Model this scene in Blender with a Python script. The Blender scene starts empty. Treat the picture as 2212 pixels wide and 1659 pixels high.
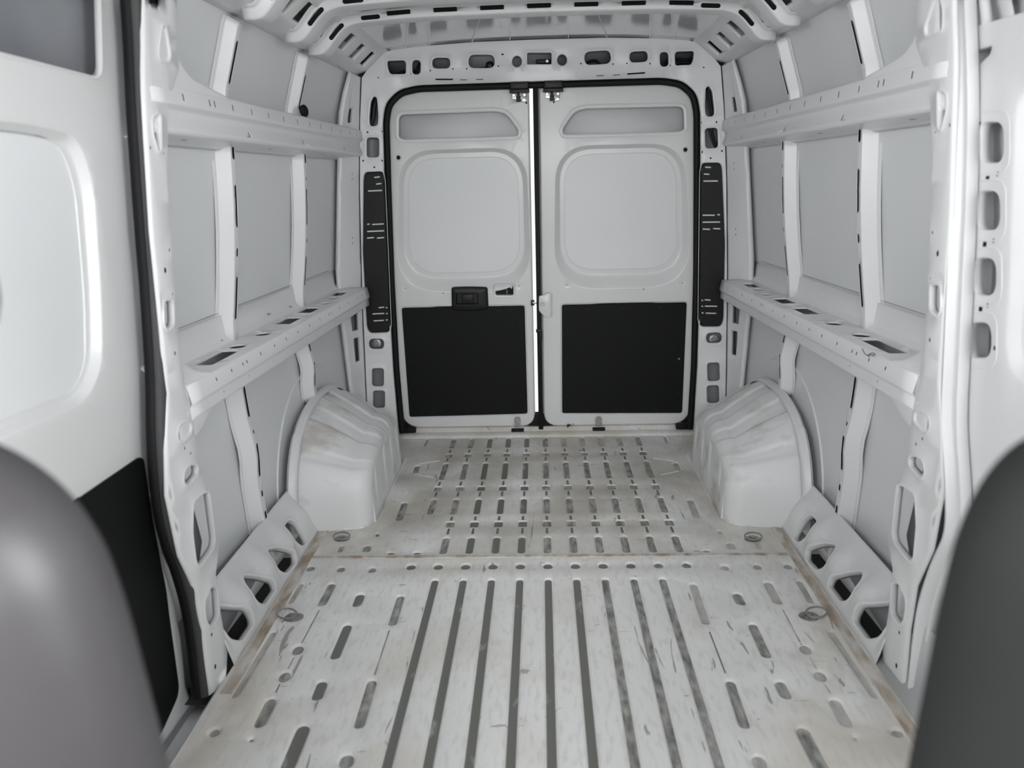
import bpy, bmesh, math
import numpy as np
from mathutils import Vector, Matrix
from mathutils.geometry import delaunay_2d_cdt

# ------------------------------------------------------------------ camera
SC = bpy.context.scene
COL = SC.collection
F_PX, CX, CH = 1700.0, -.0063, 1.2656
YAW, PITCH, ROLL = -.04086, .25329, -.02594
_cy, _sy = math.cos(YAW), math.sin(YAW)
FW = Vector((_sy*math.cos(PITCH), _cy*math.cos(PITCH), -math.sin(PITCH)))
_r = Vector((_cy, -_sy, 0)); _u = _r.cross(FW)
RT = _r*math.cos(ROLL) + _u*math.sin(ROLL)
UP = -_r*math.sin(ROLL) + _u*math.cos(ROLL)
CAM = Vector((CX, 0, CH))
cd = bpy.data.cameras.new('camera'); cam = bpy.data.objects.new('camera', cd); COL.objects.link(cam)
m = Matrix.Identity(4)
for i, v in enumerate((RT, UP, -FW)):
    for j in range(3): m[j][i] = v[j]
m.translation = CAM; cam.matrix_world = m
cd.sensor_width = 36; cd.lens = 36*F_PX/2212; cd.clip_start = .02
cd.dof.use_dof = True; cd.dof.focus_distance = 3.0; cd.dof.aperture_fstop = 2.6
SC.camera = cam

# ------------------------------------------------------------------ light
W = bpy.data.worlds.new('overcast_daylight'); SC.world = W; W.use_nodes = True
wn, wl = W.node_tree.nodes, W.node_tree.links
bg = wn['Background']; tc = wn.new('ShaderNodeTexCoord'); sp = wn.new('ShaderNodeSeparateXYZ')
rp_ = wn.new('ShaderNodeValToRGB'); wl.new(tc.outputs['Generated'], sp.inputs[0]); wl.new(sp.outputs['Z'], rp_.inputs[0])
e = rp_.color_ramp.elements
e[0].position = .0; e[0].color = (.80, .80, .78, 1); e[1].position = .03; e[1].color = (.97, .985, 1.0, 1)
wl.new(rp_.outputs[0], bg.inputs[0]); bg.inputs[1].default_value = 1.0
def area(name, loc, tgt, sx, sy, power, col=(1, 1, 1)):
    l = bpy.data.lights.new(name, 'AREA'); l.shape = 'RECTANGLE'; l.size = sx; l.size_y = sy; l.energy = power; l.color = col
    o = bpy.data.objects.new(name, l); COL.objects.link(o); o.location = loc
    o.rotation_euler = (Vector(tgt)-Vector(loc)).to_track_quat('-Z', 'Y').to_euler(); return o
# daylight coming in through the windscreen and the two cab door windows
area('windscreen_daylight', (0, -1.75, 1.75), (0, 2.6, .6), 1.9, 1.1, 64, (.98, .99, 1))
area('cab_window_daylight', (-1.45, -.15, 1.5), (.5, 1.6, .2), 1.0, .6, 46, (.98, .99, 1))
area('cab_window_daylight', (1.45, -.15, 1.5), (-.5, 1.6, .2), 1.0, .6, 42, (.98, .99, 1))
SC.view_settings.view_transform = 'Standard'; SC.view_settings.look = 'None'
SC.view_settings.gamma = 1; SC.view_settings.use_curve_mapping = False
SC.view_settings.exposure = .53
SC.cycles.max_bounces = 12; SC.cycles.diffuse_bounces = 8; SC.cycles.use_denoising = True

# ------------------------------------------------------------------ materials
def mat(name, col, rough=.5, metal=0, spec=.5, coat=0):
    M = bpy.data.materials.new(name); M.use_nodes = True; b = M.node_tree.nodes['Principled BSDF']
    b.inputs['Base Color'].default_value = (*col, 1); b.inputs['Roughness'].default_value = rough
    b.inputs['Metallic'].default_value = metal; b.inputs['Specular IOR Level'].default_value = spec
    b.inputs['Coat Weight'].default_value = coat; b.inputs['Coat Roughness'].default_value = .15
    return M
def noisy(name, c1, c2, scale, lo, hi, rough=.5, metal=0, stretch=(1, 1, 1), bump=0, detail=6, coat=0, spec=.5):
    M = mat(name, c1, rough, metal, spec, coat); n, l = M.node_tree.nodes, M.node_tree.links
    b = n['Principled BSDF']; t = n.new('ShaderNodeTexCoord'); mp = n.new('ShaderNodeMapping'); mp.inputs['Scale'].default_value = stretch
    l.new(t.outputs['Object'], mp.inputs[0]); nz = n.new('ShaderNodeTexNoise'); nz.inputs['Scale'].default_value = scale; nz.inputs['Detail'].default_value = detail
    l.new(mp.outputs[0], nz.inputs['Vector']); r = n.new('ShaderNodeValToRGB'); r.color_ramp.elements[0].position = lo; r.color_ramp.elements[1].position = hi
    r.color_ramp.elements[0].color = (*c1, 1); r.color_ramp.elements[1].color = (*c2, 1)
    l.new(nz.outputs['Fac'], r.inputs[0]); l.new(r.outputs[0], b.inputs['Base Color'])
    if bump:
        bp = n.new('ShaderNodeBump'); bp.inputs['Strength'].default_value = bump; bp.inputs['Distance'].default_value = .002
        l.new(nz.outputs['Fac'], bp.inputs['Height']); l.new(bp.outputs[0], b.inputs['Normal'])
    return M
PAINT = noisy('white_paint', (.735, .74, .745), (.76, .765, .77), 3, .3, .7, .38, coat=.1)
SKIN = noisy('thin_white_paint', (.735, .75, .76), (.76, .77, .778), 2.2, .3, .7, .42)
ROOFM = noisy('glossy_grey_primer', (.64, .66, .665), (.68, .695, .70), 4, .3, .7, .10, coat=.4)
DOORP = noisy('door_white_paint', (.685, .69, .69), (.71, .715, .715), 3, .3, .7, .36, coat=.15)
BLACK = mat('black_hardboard', (.005, .0055, .0055), .6, spec=.2)
RUBBER = mat('black_rubber', (.006, .006, .007), .6, spec=.25)
RUBGREY = mat('dark_grey_rubber', (.055, .055, .056), .55, spec=.35)
PLAST = mat('black_plastic', (.007, .007, .008), .45, spec=.3)
STEEL = mat('zinc_steel', (.42, .42, .40), .36, 1)
DULL = noisy('dull_steel', (.25, .25, .245), (.42, .42, .41), 60, .35, .65, .42, .8)
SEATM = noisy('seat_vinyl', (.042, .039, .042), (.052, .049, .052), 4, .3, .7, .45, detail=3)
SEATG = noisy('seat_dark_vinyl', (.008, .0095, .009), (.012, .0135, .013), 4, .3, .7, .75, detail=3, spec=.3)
SEAL = noisy('brown_seam_sealer', (.36, .285, .21), (.66, .63, .585), 26, .36, .62, .7, stretch=(1, .35, 1), bump=.5)
CAVITY = noisy('shaded_cavity_primer', (.25, .26, .28), (.31, .32, .34), 5, .3, .7, .5)  # primer grey, darkened to paint in the shade inside the hollows
DEEPSHADE = mat('dark_pillar_shade', (.13, .135, .15), .6)  # dark grey that paints the shade behind the pillar openings
BLACKSHADE = mat('black_cavity_shade', (.022, .022, .022), .8)  # black standing in for deep shade in the kick and rail cavities
HOLESHADE = mat('painted_hole_shade', (.012, .012, .013), .8, spec=.1)  # near-black fill standing in for the shade inside small holes
SEAML = mat('seam_shadow_line', (.30, .31, .31), .6)
GREEN = mat('green_sticker', (.25, .75, .08), .5)
GROOVE = noisy('grey_groove_film', (.165, .165, .15), (.46, .46, .44), 9, .62, .74, .45, stretch=(2.4, 1, 1), detail=9)
WORN = noisy('worn_groove', (.15, .15, .138), (.46, .455, .43), 38, .34, .70, .5, stretch=(1.5, .55, 1), detail=10)
PALE = noisy('pale_groove', (.30, .295, .275), (.52, .51, .48), 30, .3, .6, .5, stretch=(1.5, .5, 1), detail=9)

def floor_mat():
    M = mat('worn_floor_paint', (.74, .74, .73), .42); n, l = M.node_tree.nodes, M.node_tree.links; b = n['Principled BSDF']
    t = n.new('ShaderNodeTexCoord')
    def nz(sc, st, det=6, dist=0):
        mp = n.new('ShaderNodeMapping'); mp.inputs['Scale'].default_value = st; l.new(t.outputs['Object'], mp.inputs[0])
        q = n.new('ShaderNodeTexNoise'); q.inputs['Scale'].default_value = sc; q.inputs['Detail'].default_value = det; q.inputs['Distortion'].default_value = dist
        l.new(mp.outputs[0], q.inputs['Vector']); return q.outputs['Fac']
    def ramp(f, a, c, ca=(0, 0, 0, 1), cb=(1, 1, 1, 1)):
        r = n.new('ShaderNodeValToRGB'); r.color_ramp.elements[0].position = a; r.color_ramp.elements[1].position = c
        r.color_ramp.elements[0].color = ca; r.color_ramp.elements[1].color = cb; l.new(f, r.inputs[0]); return r.outputs[0]
    def mix(f, a, c, k=1.0):
        x = n.new('ShaderNodeMix'); x.data_type = 'RGBA'
        mm = n.new('ShaderNodeMath'); mm.operation = 'MULTIPLY'; mm.inputs[1].default_value = k; l.new(f, mm.inputs[0]); l.new(mm.outputs[0], x.inputs[0])
        for s, v in ((6, a), (7, c)):
            if isinstance(v, tuple): x.inputs[s].default_value = (*v, 1)
            else: l.new(v, x.inputs[s])
        return x.outputs[2]
    c = ramp(nz(1.6, (1, .7, 1)), .3, .7, (.79, .79, .78, 1), (.88, .88, .87, 1))
    c = mix(ramp(nz(70, (1, .25, 1), 8), .50, .67), c, (.63, .62, .595), .5)            # fine wear along the van
    c = mix(ramp(nz(2.1, (1, 1, 1), 5, .6), .52, .72), c, (.60, .53, .42), .6)          # brown dirt patches
    # dirt thicker on the rear floor section and along both edges
    s = n.new('ShaderNodeSeparateXYZ'); l.new(t.outputs['Object'], s.inputs[0])
    ry = ramp(s.outputs['Y'], .0, 1.0)
    mr = n.new('ShaderNodeMapRange'); mr.inputs[1].default_value = 2.3; mr.inputs[2].default_value = 2.7; l.new(s.outputs['Y'], mr.inputs[0])
    d2 = n.new('ShaderNodeMath'); d2.operation = 'MULTIPLY'; l.new(mr.outputs[0], d2.inputs[0]); l.new(ramp(nz(3.4, (1, .8, 1), 7, .4), .32, .62), d2.inputs[1])
    c = mix(d2.outputs[0], c, (.46, .425, .355), .72)
    ab = n.new('ShaderNodeMath'); ab.operation = 'ABSOLUTE'; l.new(s.outputs['X'], ab.inputs[0])
    me = n.new('ShaderNodeMapRange'); me.inputs[1].default_value = .66; me.inputs[2].default_value = .88; l.new(ab.outputs[0], me.inputs[0])
    d3 = n.new('ShaderNodeMath'); d3.operation = 'MULTIPLY'; l.new(me.outputs[0], d3.inputs[0]); l.new(ramp(nz(7, (1, .5, 1), 7, .6), .4, .62), d3.inputs[1])
    c = mix(d3.outputs[0], c, (.50, .43, .33), .7)
    # scattered dark scratches
    c = mix(ramp(nz(22, (1, .16, 1), 3, 1.4), .68, .70), c, (.24, .23, .21), .75)
    c = mix(ramp(nz(16, (.3, 1.2, 1), 4, 2.0), .69, .71), c, (.28, .27, .25), .65)
    l.new(c, b.inputs['Base Color'])
    bp = n.new('ShaderNodeBump'); bp.inputs['Strength'].default_value = .25; bp.inputs['Distance'].default_value = .003
    l.new(nz(9, (1, 1, 1), 5), bp.inputs['Height']); l.new(bp.outputs[0], b.inputs['Normal'])
    return M
FLOORM = floor_mat()
ARCHM = noisy('scuffed_white_paint', (.56, .54, .51), (.785, .79, .795), 7, .32, .46, .42, stretch=(.6, 1, 1), bump=.15, detail=9)

# ------------------------------------------------------------------ object helpers
def tag(o, label=None, cat=None, group=None, kind=None):
    if label: o['label'] = label
    if cat: o['category'] = cat
    if group: o['group'] = group
    if kind: o['kind'] = kind
    return o
def obj(name, V, Fc, mats, parent=None, mi=None, merge=2e-5, ang=38, thick=0, wn=False):
    me = bpy.data.meshes.new(name); me.from_pydata([tuple(v) for v in V], [], Fc)
    for q in (mats if isinstance(mats, (list, tuple)) else [mats]): me.materials.append(q)
    if mi is not None: me.polygons.foreach_set('material_index', mi)
    bm = bmesh.new(); bm.from_mesh(me)
    if merge: bmesh.ops.remove_doubles(bm, verts=bm.verts, dist=merge)
    bmesh.ops.recalc_face_normals(bm, faces=bm.faces)
    bm.to_mesh(me); bm.free()
    me.shade_smooth(); me.set_sharp_from_angle(angle=math.radians(ang))
    o = bpy.data.objects.new(name, me); COL.objects.link(o)
    if wn: w_ = o.modifiers.new('weighted_normals', 'WEIGHTED_NORMAL'); w_.keep_sharp = True; w_.weight = 80
    if thick:
        s = o.modifiers.new('sheet_thickness', 'SOLIDIFY'); s.thickness = thick; s.offset = 0
    if parent: o.parent = parent
    return o
def empty(name, loc=(0, 0, 0)):
    o = bpy.data.objects.new(name, None); COL.objects.link(o); o.location = loc; return o
class MB:
    def __init__(s): s.V = []; s.F = []
    def add(s, V, F):
        k = len(s.V); s.V += [Vector(v) for v in V]; s.F += [[i+k for i in f] for f in F]
    def box(s, a, b, bev=0):
        x0, y0, z0 = [min(p) for p in zip(a, b)]; x1, y1, z1 = [max(p) for p in zip(a, b)]
        if not bev:
            s.add([(x, y, z) for x in (x0, x1) for y in (y0, y1) for z in (z0, z1)], [(0, 1, 3, 2), (4, 6, 7, 5), (0, 4, 5, 1), (2, 3, 7, 6), (0, 2, 6, 4), (1, 5, 7, 3)]); return
        bm = bmesh.new(); bmesh.ops.create_cube(bm, size=1)
        for v in bm.verts: v.co = Vector((x0+(v.co.x+.5)*(x1-x0), y0+(v.co.y+.5)*(y1-y0), z0+(v.co.z+.5)*(z1-z0)))
        bmesh.ops.bevel(bm, geom=bm.edges[:], offset=bev, segments=3, affect='EDGES', profile=.5)
        bm.verts.index_update(); s.add([v.co.copy() for v in bm.verts], [[v.index for v in f.verts] for f in bm.faces]); bm.free()
    def tube(s, P, r, n=10, closed=False, sq=1.0):
        P = [Vector(p) for p in P]; N = len(P); rings = []; up = None
        for i, p in enumerate(P):
            a = P[(i-1) % N] if closed or i > 0 else p; b = P[(i+1) % N] if closed or i < N-1 else p
            t = (b-a).normalized()
            if up is None: up = Vector((0, 0, 1)) if abs(t.z) < .9 else Vector((1, 0, 0))
            q = t.cross(up).normalized(); up = q.cross(t).normalized()
            rr = r[i] if isinstance(r, (list, tuple)) else r
            rings.append([p + (q*math.cos(2*math.pi*k/n)+up*sq*math.sin(2*math.pi*k/n))*rr for k in range(n)])
        V = [v for g in rings for v in g]; Fc = []
        for i in range(N if closed else N-1):
            for k in range(n):
                a, b = i*n+k, i*n+(k+1) % n; c = ((i+1) % N)*n
                Fc.append((a, b, c+(k+1) % n, c+k))
        if not closed: Fc += [list(range(n))[::-1], [(N-1)*n+k for k in range(n)]]
        s.add(V, Fc)
    def disc(s, c, ax, r, h, n=16, dome=0):
        ax = Vector(ax).normalized(); q = ax.orthogonal().normalized(); w = ax.cross(q); c = Vector(c)
        prof = [(r, 0), (r, h*.7), (r*.85, h)] + ([(r*.45, h+dome)] if dome else [])
        V = []; Fc = []
        for rr, hh in prof: V += [c+ax*hh+(q*math.cos(2*math.pi*k/n)+w*math.sin(2*math.pi*k/n))*rr for k in range(n)]
        for i in range(len(prof)-1):
            for k in range(n): Fc.append((i*n+k, i*n+(k+1) % n, (i+1)*n+(k+1) % n, (i+1)*n+k))
        Fc += [list(range(n)), [(len(prof)-1)*n+k for k in range(n)]]
        s.add(V, Fc)
    def build(s, name, mt, parent=None, **k): return obj(name, s.V, s.F, mt, parent, **k)

# ------------------------------------------------------------------ 2-D helpers
def rpoly(P, r, n=5, closed=True):
    P = [np.array(p, float) for p in P]; N = len(P); out = []
    for i, p in enumerate(P):
        if not closed and i in (0, N-1): out.append(tuple(p)); continue
        a, b = P[i-1], P[(i+1) % N]; la, lb = np.linalg.norm(a-p), np.linalg.norm(b-p)
        rr = r[i] if isinstance(r, (list, tuple)) else r
        d = min(rr, la*.49, lb*.49)
        if d < 1e-6: out.append(tuple(p)); continue
        s, t = p+(a-p)/la*d, p+(b-p)/lb*d
        for k in range(n+1):
            q = k/n; out.append(tuple((1-q)**2*s+2*q*(1-q)*p+q*q*t))
    return out
def rrect(u, v, w, h, r, n=5): return rpoly([(u-w/2, v-h/2), (u+w/2, v-h/2), (u+w/2, v+h/2), (u-w/2, v+h/2)], r, n)
def ell(u, v, a, b=None, n=16):
    b = b or a; return [(u+a*math.cos(2*math.pi*k/n), v+b*math.sin(2*math.pi*k/n)) for k in range(n)]
def capsule(p, q, w, n=6):
    p, q = np.array(p, float), np.array(q, float); d = q-p; L = np.linalg.norm(d); d = d/(L+1e-9); nn = np.array([-d[1], d[0]]); r = w/2
    out = []
    for c, s in ((q, 1), (p, -1)):
        c2 = c - d*s*min(r, L/2)
        for k in range(n+1):
            a = -math.pi/2+math.pi*k/n; out.append(tuple(c2+s*(d*math.cos(a)+nn*math.sin(a))*r))
    return out
def area2(P): return sum(P[i-1][0]*P[i][1]-P[i][0]*P[i-1][1] for i in range(len(P)))/2
def offset(P, d):
    if abs(d) < 1e-9: return list(P)
    s = 1 if area2(P) > 0 else -1; N = len(P); out = []
    for i in range(N):
        a, p, b = np.array(P[i-1]), np.array(P[i]), np.array(P[(i+1) % N])
        e1, e2 = p-a, b-p; e1 = e1/(np.linalg.norm(e1)+1e-12); e2 = e2/(np.linalg.norm(e2)+1e-12)
        n1 = np.array([e1[1], -e1[0]])*s; n2 = np.array([e2[1], -e2[0]])*s; m_ = n1+n2; L = m_@m_
        m_ = m_*(2/max(L, .9)); out.append(tuple(p+m_*d))
    return out
def subdiv(P, L, closed=True):
    if not L: return list(P)
    out = []; N = len(P)
    for i in range(N if closed else N-1):
        a, b = P[i], P[(i+1) % N]; out.append(a); k = int(math.hypot(a[0]-b[0], a[1]-b[1])/L)
        for j in range(1, k+1): out.append((a[0]+(b[0]-a[0])*j/(k+1), a[1]+(b[1]-a[1])*j/(k+1)))
    if not closed: out.append(P[-1])
    return out
def inside(Q, loops):
    c = np.zeros(len(Q), bool)
    x, y = Q[:, 0], Q[:, 1]
    for P in loops:
        P = np.array(P); x0, y0 = P.min(0); x1, y1 = P.max(0)
        sel = np.where((x >= x0-1e-9) & (x <= x1) & (y >= y0-1e-9) & (y <= y1))[0]
        if not len(sel): continue
        xs, ys = x[sel], y[sel]; A = P; B = np.roll(P, -1, 0); cc = np.zeros(len(sel), bool)
        for (ax, ay), (bx, by) in zip(A, B):
            if ay == by: continue
            k = ((ay > ys) != (by > ys)) & (xs < (bx-ax)*(ys-ay)/(by-ay)+ax); cc ^= k
        c[sel] ^= cc
    return c
# a pressed sheet: outline + features. feature = dict(c=contour, prof=[(offset, w)..], fill=bool, mat=i, sub=[..])
RIM = [(.0035, 0), (.0, -.0015), (-.0015, -.006), (-.0015, -.014)]
LIP = [(.013, 0), (.007, .0045), (.001, .0035), (-.0015, -.004), (-.0015, -.016)]
BIT = [(0, 0), (0, -.0009)]
def H(c, prof=RIM, **k): return dict(c=c, prof=prof, **k)
def P_(c, depth, slope, mat=0, sub=(), **k):   # pocket
    s = slope
    return dict(c=c, prof=[(0, 0), (-s*.25, -depth*.12), (-s*.75, -depth*.88), (-s, -depth)], fill=True, mat=mat, sub=list(sub), **k)
def sheet(name, outer, feats, fn, mats, parent=None, L=.06, grid=None, ul=(), vl=(), edge=None, thick=.0012, ang=38, wn=False):
    V = []; Fc = []; MI = []; mats = list(mats)+[HOLESHADE]; HI = len(mats)-1
    def fill(loop, hs, w, mi, lines=True):
        pts = []; ed = []
        for P in [loop]+hs:
            k = len(pts); pts += P; ed += [(k+i, k+(i+1) % len(P)) for i in range(len(P))]
        us = [p[0] for p in loop]; vs = [p[1] for p in loop]; u0, u1, v0, v1 = min(us), max(us), min(vs), max(vs)
        if lines:
            for uu in ul:
                if u0+1e-5 < uu < u1-1e-5: k = len(pts); pts += [(uu, v0-.01), (uu, v1+.01)]; ed.append((k, k+1))
            for vv in vl:
                if v0+1e-5 < vv < v1-1e-5:
                    k = len(pts); q = subdiv([(u0-.01, vv), (u1+.01, vv)], grid or L, False); pts += q; ed += [(k+i, k+i+1) for i in range(len(q)-1)]
        if grid:
            gu = np.arange(u0+grid/2, u1, grid); gv = np.arange(v0+grid/2, v1, grid)
            if len(gu) and len(gv):
                Q = np.array([(a, b) for a in gu for b in gv]); Q = Q[inside(Q, [loop]+hs)]
                pts += [tuple(q) for q in Q]
        r = delaunay_2d_cdt([Vector(p) for p in pts], ed, [], 0, 1e-6)
        vv = np.array([tuple(v) for v in r[0]]); ff = [f for f in r[2]]
        cen = np.array([vv[list(f)].mean(0) for f in ff]); ok = inside(cen, [loop])
        for h_ in hs: ok &= ~inside(cen, [h_])
        k = len(V); V.extend(fn(float(a), float(b), w) for a, b in vv)
        for f, o_ in zip(ff, ok):
            if o_: Fc.append([i+k for i in f]); MI.append(mi)
    def ringstrip(P, w0, Q, w1, mi):
        k = len(V); N = len(P); V.extend(fn(*p, w0) for p in P); V.extend(fn(*q, w1) for q in Q)
        for i in range(N): Fc.append([k+i, k+(i+1) % N, k+N+(i+1) % N, k+N+i]); MI.append(mi)
    def level(loop, fs, w, mi):
        hs = []
        for f in fs:
            pr = f['prof']; c = subdiv(f['c'], f.get('L', L))
            if 'c2' in f: rings = [([(a[0]+(b[0]-a[0])*t, a[1]+(b[1]-a[1])*t) for a, b in zip(f['c'], f['c2'])], w+d) for t, d in pr]
            else: rings = [(offset(c, o), w+d) for o, d in pr]
            hs.append(rings[0][0])
            for (a, wa), (b, wb) in zip(rings, rings[1:]): ringstrip(a, wa, b, wb, f.get('smat', mi))
            if len(pr) == 2 and not f.get('fill') and pr[0] == (0, 0): fill(rings[-1][0], [], rings[-1][1], HI, False)  # shallow hole bottoms are filled with the painted shade colour
            if f.get('fill'): level(rings[-1][0], f.get('sub', []), rings[-1][1], f.get('mat', mi))
        fill(loop, hs, w, mi)
    o = subdiv(outer, L)
    if edge:
        rings = [(offset(o, a), b) for a, b in edge]
        for (a, wa), (b, wb) in zip(rings, rings[1:]): ringstrip(a, wa, b, wb, 0)
        o = rings[0][0]
    level(o, feats, edge[0][1] if edge else 0, 0)
    return obj(name, V, Fc, mats, parent, mi=MI, thick=thick, ang=ang, wn=wn)
# section swept along a path. u = length along path, v = length along section; A = fixed axis, B = in-plane normal
def sweep(name, path, sec, A, holes, mats, parent=None, B0=None, cap=False, warp=None, L=.05, thick=.0014, ang=38, flip=False):
    path = [Vector(p) for p in path]; A = Vector(A); N = len(path)
    U = [0.0]
    for a, b in zip(path, path[1:]): U.append(U[-1]+(b-a).length)
    Bs = []
    for i in range(N):
        t = (path[min(i+1, N-1)]-path[max(i-1, 0)]).normalized(); b = A.cross(t).normalized()
        if B0 is not None and b.dot(Vector(B0)) < 0: b = -b
        elif B0 is None and Bs and b.dot(Bs[-1]) < 0: b = -b
        Bs.append(b)
    Vv = [0.0]
    for a, b in zip(sec, sec[1:]): Vv.append(Vv[-1]+math.hypot(b[0]-a[0], b[1]-a[1]))
    SN = []
    for i in range(len(sec)):
        a, b = sec[max(i-1, 0)], sec[min(i+1, len(sec)-1)]; d = np.array([b[0]-a[0], b[1]-a[1]]); d = d/np.linalg.norm(d); SN.append((d[1], -d[0]) if flip else (-d[1], d[0]))
    def fn(u, v, w):
        u_ = min(max(u, 0), U[-1]); v_ = min(max(v, 0), Vv[-1])
        i = min(max(int(np.searchsorted(U, u_, 'right'))-1, 0), N-2); f = (u_-U[i])/(U[i+1]-U[i])
        j = min(max(int(np.searchsorted(Vv, v_, 'right'))-1, 0), len(sec)-2); g = (v_-Vv[j])/(Vv[j+1]-Vv[j])
        if warp: w = w+warp(u_, v_)
        a = sec[j][0]+(sec[j+1][0]-sec[j][0])*g; b = sec[j][1]+(sec[j+1][1]-sec[j][1])*g
        na = SN[j][0]+(SN[j+1][0]-SN[j][0])*g; nb = SN[j][1]+(SN[j+1][1]-SN[j][1])*g
        B = Bs[i].lerp(Bs[i+1], f)
        return path[i].lerp(path[i+1], f) + A*(a+na*w) + B*(b+nb*w)
    ul = U[1:-1] if N < 60 else U[1:-1:2]
    o = sheet(name, [(0, 0), (U[-1], 0), (U[-1], Vv[-1]), (0, Vv[-1])], holes, fn, mats, parent, L=L, ul=ul, vl=Vv[1:-1], thick=thick, ang=ang)
    return o, U, Vv, fn

# ------------------------------------------------------------------ van section
def interp(T, z):
    if z <= T[0][0]: return T[0][1]
    for (a, b), (c, d) in zip(T, T[1:]):
        if z <= c: return b+(d-b)*(z-a)/(c-a)
    return T[-1][1]
def taper(y): return 1-.033*(y-2.43)
IN_T = [(0, .862), (.2, .868), (.8, .875), (1.5, .868), (1.74, .85), (1.9, .72)]
SK_T = [(-.05, .96), (.1, 1.0), (.65, 1.03), (.85, 1.035), (1.42, .975), (1.55, .965), (1.735, .905), (1.80, .86), (1.86, .79)]
def INX(y, z): return interp(IN_T, z)*taper(y)
def SKX(y, z): return interp(SK_T, z)*taper(y)
def ray(px, py): return FW + RT*((px-1106)/F_PX) + UP*((829.5-py)/F_PX)
def hit(px, py, G, t0=.3, t1=9):
    d = ray(px, py); f = lambda t: G(*(CAM+d*t)); a, b = t0, t1; fa = f(a)
    for _ in range(60):
        c = (a+b)/2; fc = f(c)
        if (fc > 0) == (fa > 0): a = c
        else: b = c
    return CAM+d*a
def yplane(Y): return lambda x, y, z: y-Y
def zplane(Z): return lambda x, y, z: z-Z
def sidep(off=0, T=IN_T): return lambda x, y, z: abs(x)-(interp(T, z)*taper(y)+off)
def zoompx(O, S, pts): return [(O[0]+a/S, O[1]+b/S) for a, b in pts]
def on_rear(pts, Y): return [(h.x, h.z) for h in (hit(*p, yplane(Y)) for p in pts)]
def on_side(pts, off=0, T=IN_T): return [(h.y, h.z) for h in (hit(*p, sidep(off, T)) for p in pts)]
def on_floor(pts): return [(h.x, h.y) for h in (hit(*p, zplane(0)) for p in pts)]
SIDES = ((-1, 'left'), (1, 'right'))

# ================================================================== FLOOR
def Zl(*p): return on_floor(zoompx((350, 1180), 2.949, p))
def Zr(*p): return on_floor(zoompx((1100, 1180), 2.602, p))
def Z3(*p): return on_floor(zoompx((840, 900), 3.072, p))
def Z2(*p): return on_floor(zoompx((350, 780), 3.687, p))
ff = []                                        # front floor features
def slot(p, q, w, mt, d=.006, s=.007): ff.append(P_(capsule(p, q, w+s), d, s, mat=mt, L=.15))
def dot(c, mt, a=.018, b=.020): ff.append(P_(ell(c[0], c[1], a+.007, b+.007, 18), .006, .009, mat=mt, L=0))
SX = .0928
for k in range(-4, 5):
    p = Zl((1730, 225))[0][1] if k < 4 else 2.335
    slot((k*SX, 2.345), (k*SX, .55), .029, 1 if k < 2 else 2, .006, .006)
for a, b, w, mt in (((895, 225), (805, 368), .022, 3), ((1090, 225), (1005, 383), .034, 2), ((1270, 292), (1232, 388), .036, 1), ((1525, 303), (1460, 508), .032, 2),
                    ((1190, 485), (1090, 722), .034, 1), ((720, 530), (450, 970), .024, 3), ((1030, 842), (975, 985), .036, 1), ((710, 950), (605, 1160), .036, 2),
                    ((1345, 835), (1245, 1165), .033, 2), ((915, 1120), (780, 1440), .040, 1), ((1190, 1305), (1160, 1420), .040, 2), ((575, 1210), (565, 1245), .018, 2)):
    p, q = Zl(a, b); slot(p, q, w, mt)
for a, b, w, mt in (((1625, 182), (1705, 322), .026, 3), ((1445, 190), (1522, 328), .034, 3), ((1270, 252), (1315, 333), .036, 2), ((1030, 200), (1112, 442), .032, 3),
                    ((1360, 423), (1458, 630), .034, 2), ((1800, 465), (2070, 858), .024, 3), ((1510, 743), (1572, 862), .036, 2), ((1815, 843), (1915, 1022), .036, 3),
                    ((1235, 740), (1332, 1028), .033, 2), ((1632, 1000), (1790, 1300), .040, 2), ((1388, 1158), (1425, 1260), .040, 3), ((1935, 1050), (1955, 1100), .016, 3)):
    p, q = Zr(a, b); slot(p, q, w, mt)
for k in range(-5, 6): dot((k*.0932, 2.428), 1 if k < 4 else 2)
for c in Zl((1138, 143), (945, 137), (1338, 146)): dot(c, 2, .016)
for c in Zl((865, 655), (780, 825)): dot(c, 2, .018, .024)
for c in Zl((335, 1180)): dot(c, 2, .014, .016)
for c in Zr((1212, 117), (1395, 112), (1568, 110)): dot(c, 3, .016)
for c in Zr((1665, 575), (1748, 725)): dot(c, 3, .018, .024)
for c in Zr((2180, 1045)): dot(c, 2, .016, .014)
def thin(p, q, mt=2, w=.008): ff.append(P_(capsule(p, q, w, 3), .0015, .002, mat=mt, L=.2))
for a, b in (((1003, 400), (885, 622)), ((842, 700), (800, 782)), ((752, 868), (722, 935)), ((1448, 530), (1352, 822))):
    p, q = Zl(a, b); thin(p, q)
for a, b in (((1537, 350), (1646, 556)), ((1690, 615), (1730, 695)), ((1770, 765), (1808, 826)), ((1125, 475), (1217, 715))):
    p, q = Zr(a, b); thin(p, q, 3 if a[0] > 1200 else 1)
YS = 2.497                                    # seam between the two floor pressings
def Ysplit(Pa): return [p for p in Pa]
floor = sheet('floor', [(-.865, -.9), (.865, -.9), (.865, 1.6), (.865, YS), (-.865, YS), (-.865, 1.75)], ff, lambda u, v, w: Vector((u, v, w)),
              [FLOORM, GROOVE, WORN, PALE], L=.4, thick=0)
tag(floor, 'ribbed white steel load floor with grey grooves and worn paint', 'floor', kind='structure')
ff = []
YR = {'s1': (3.80, 3.645), 'd1': 3.545, 's2': (3.445, 3.225), 'd2': 3.125, 's3': (3.02, 2.855), 'd3': 2.765, 's4': (2.66, 2.517)}
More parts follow.
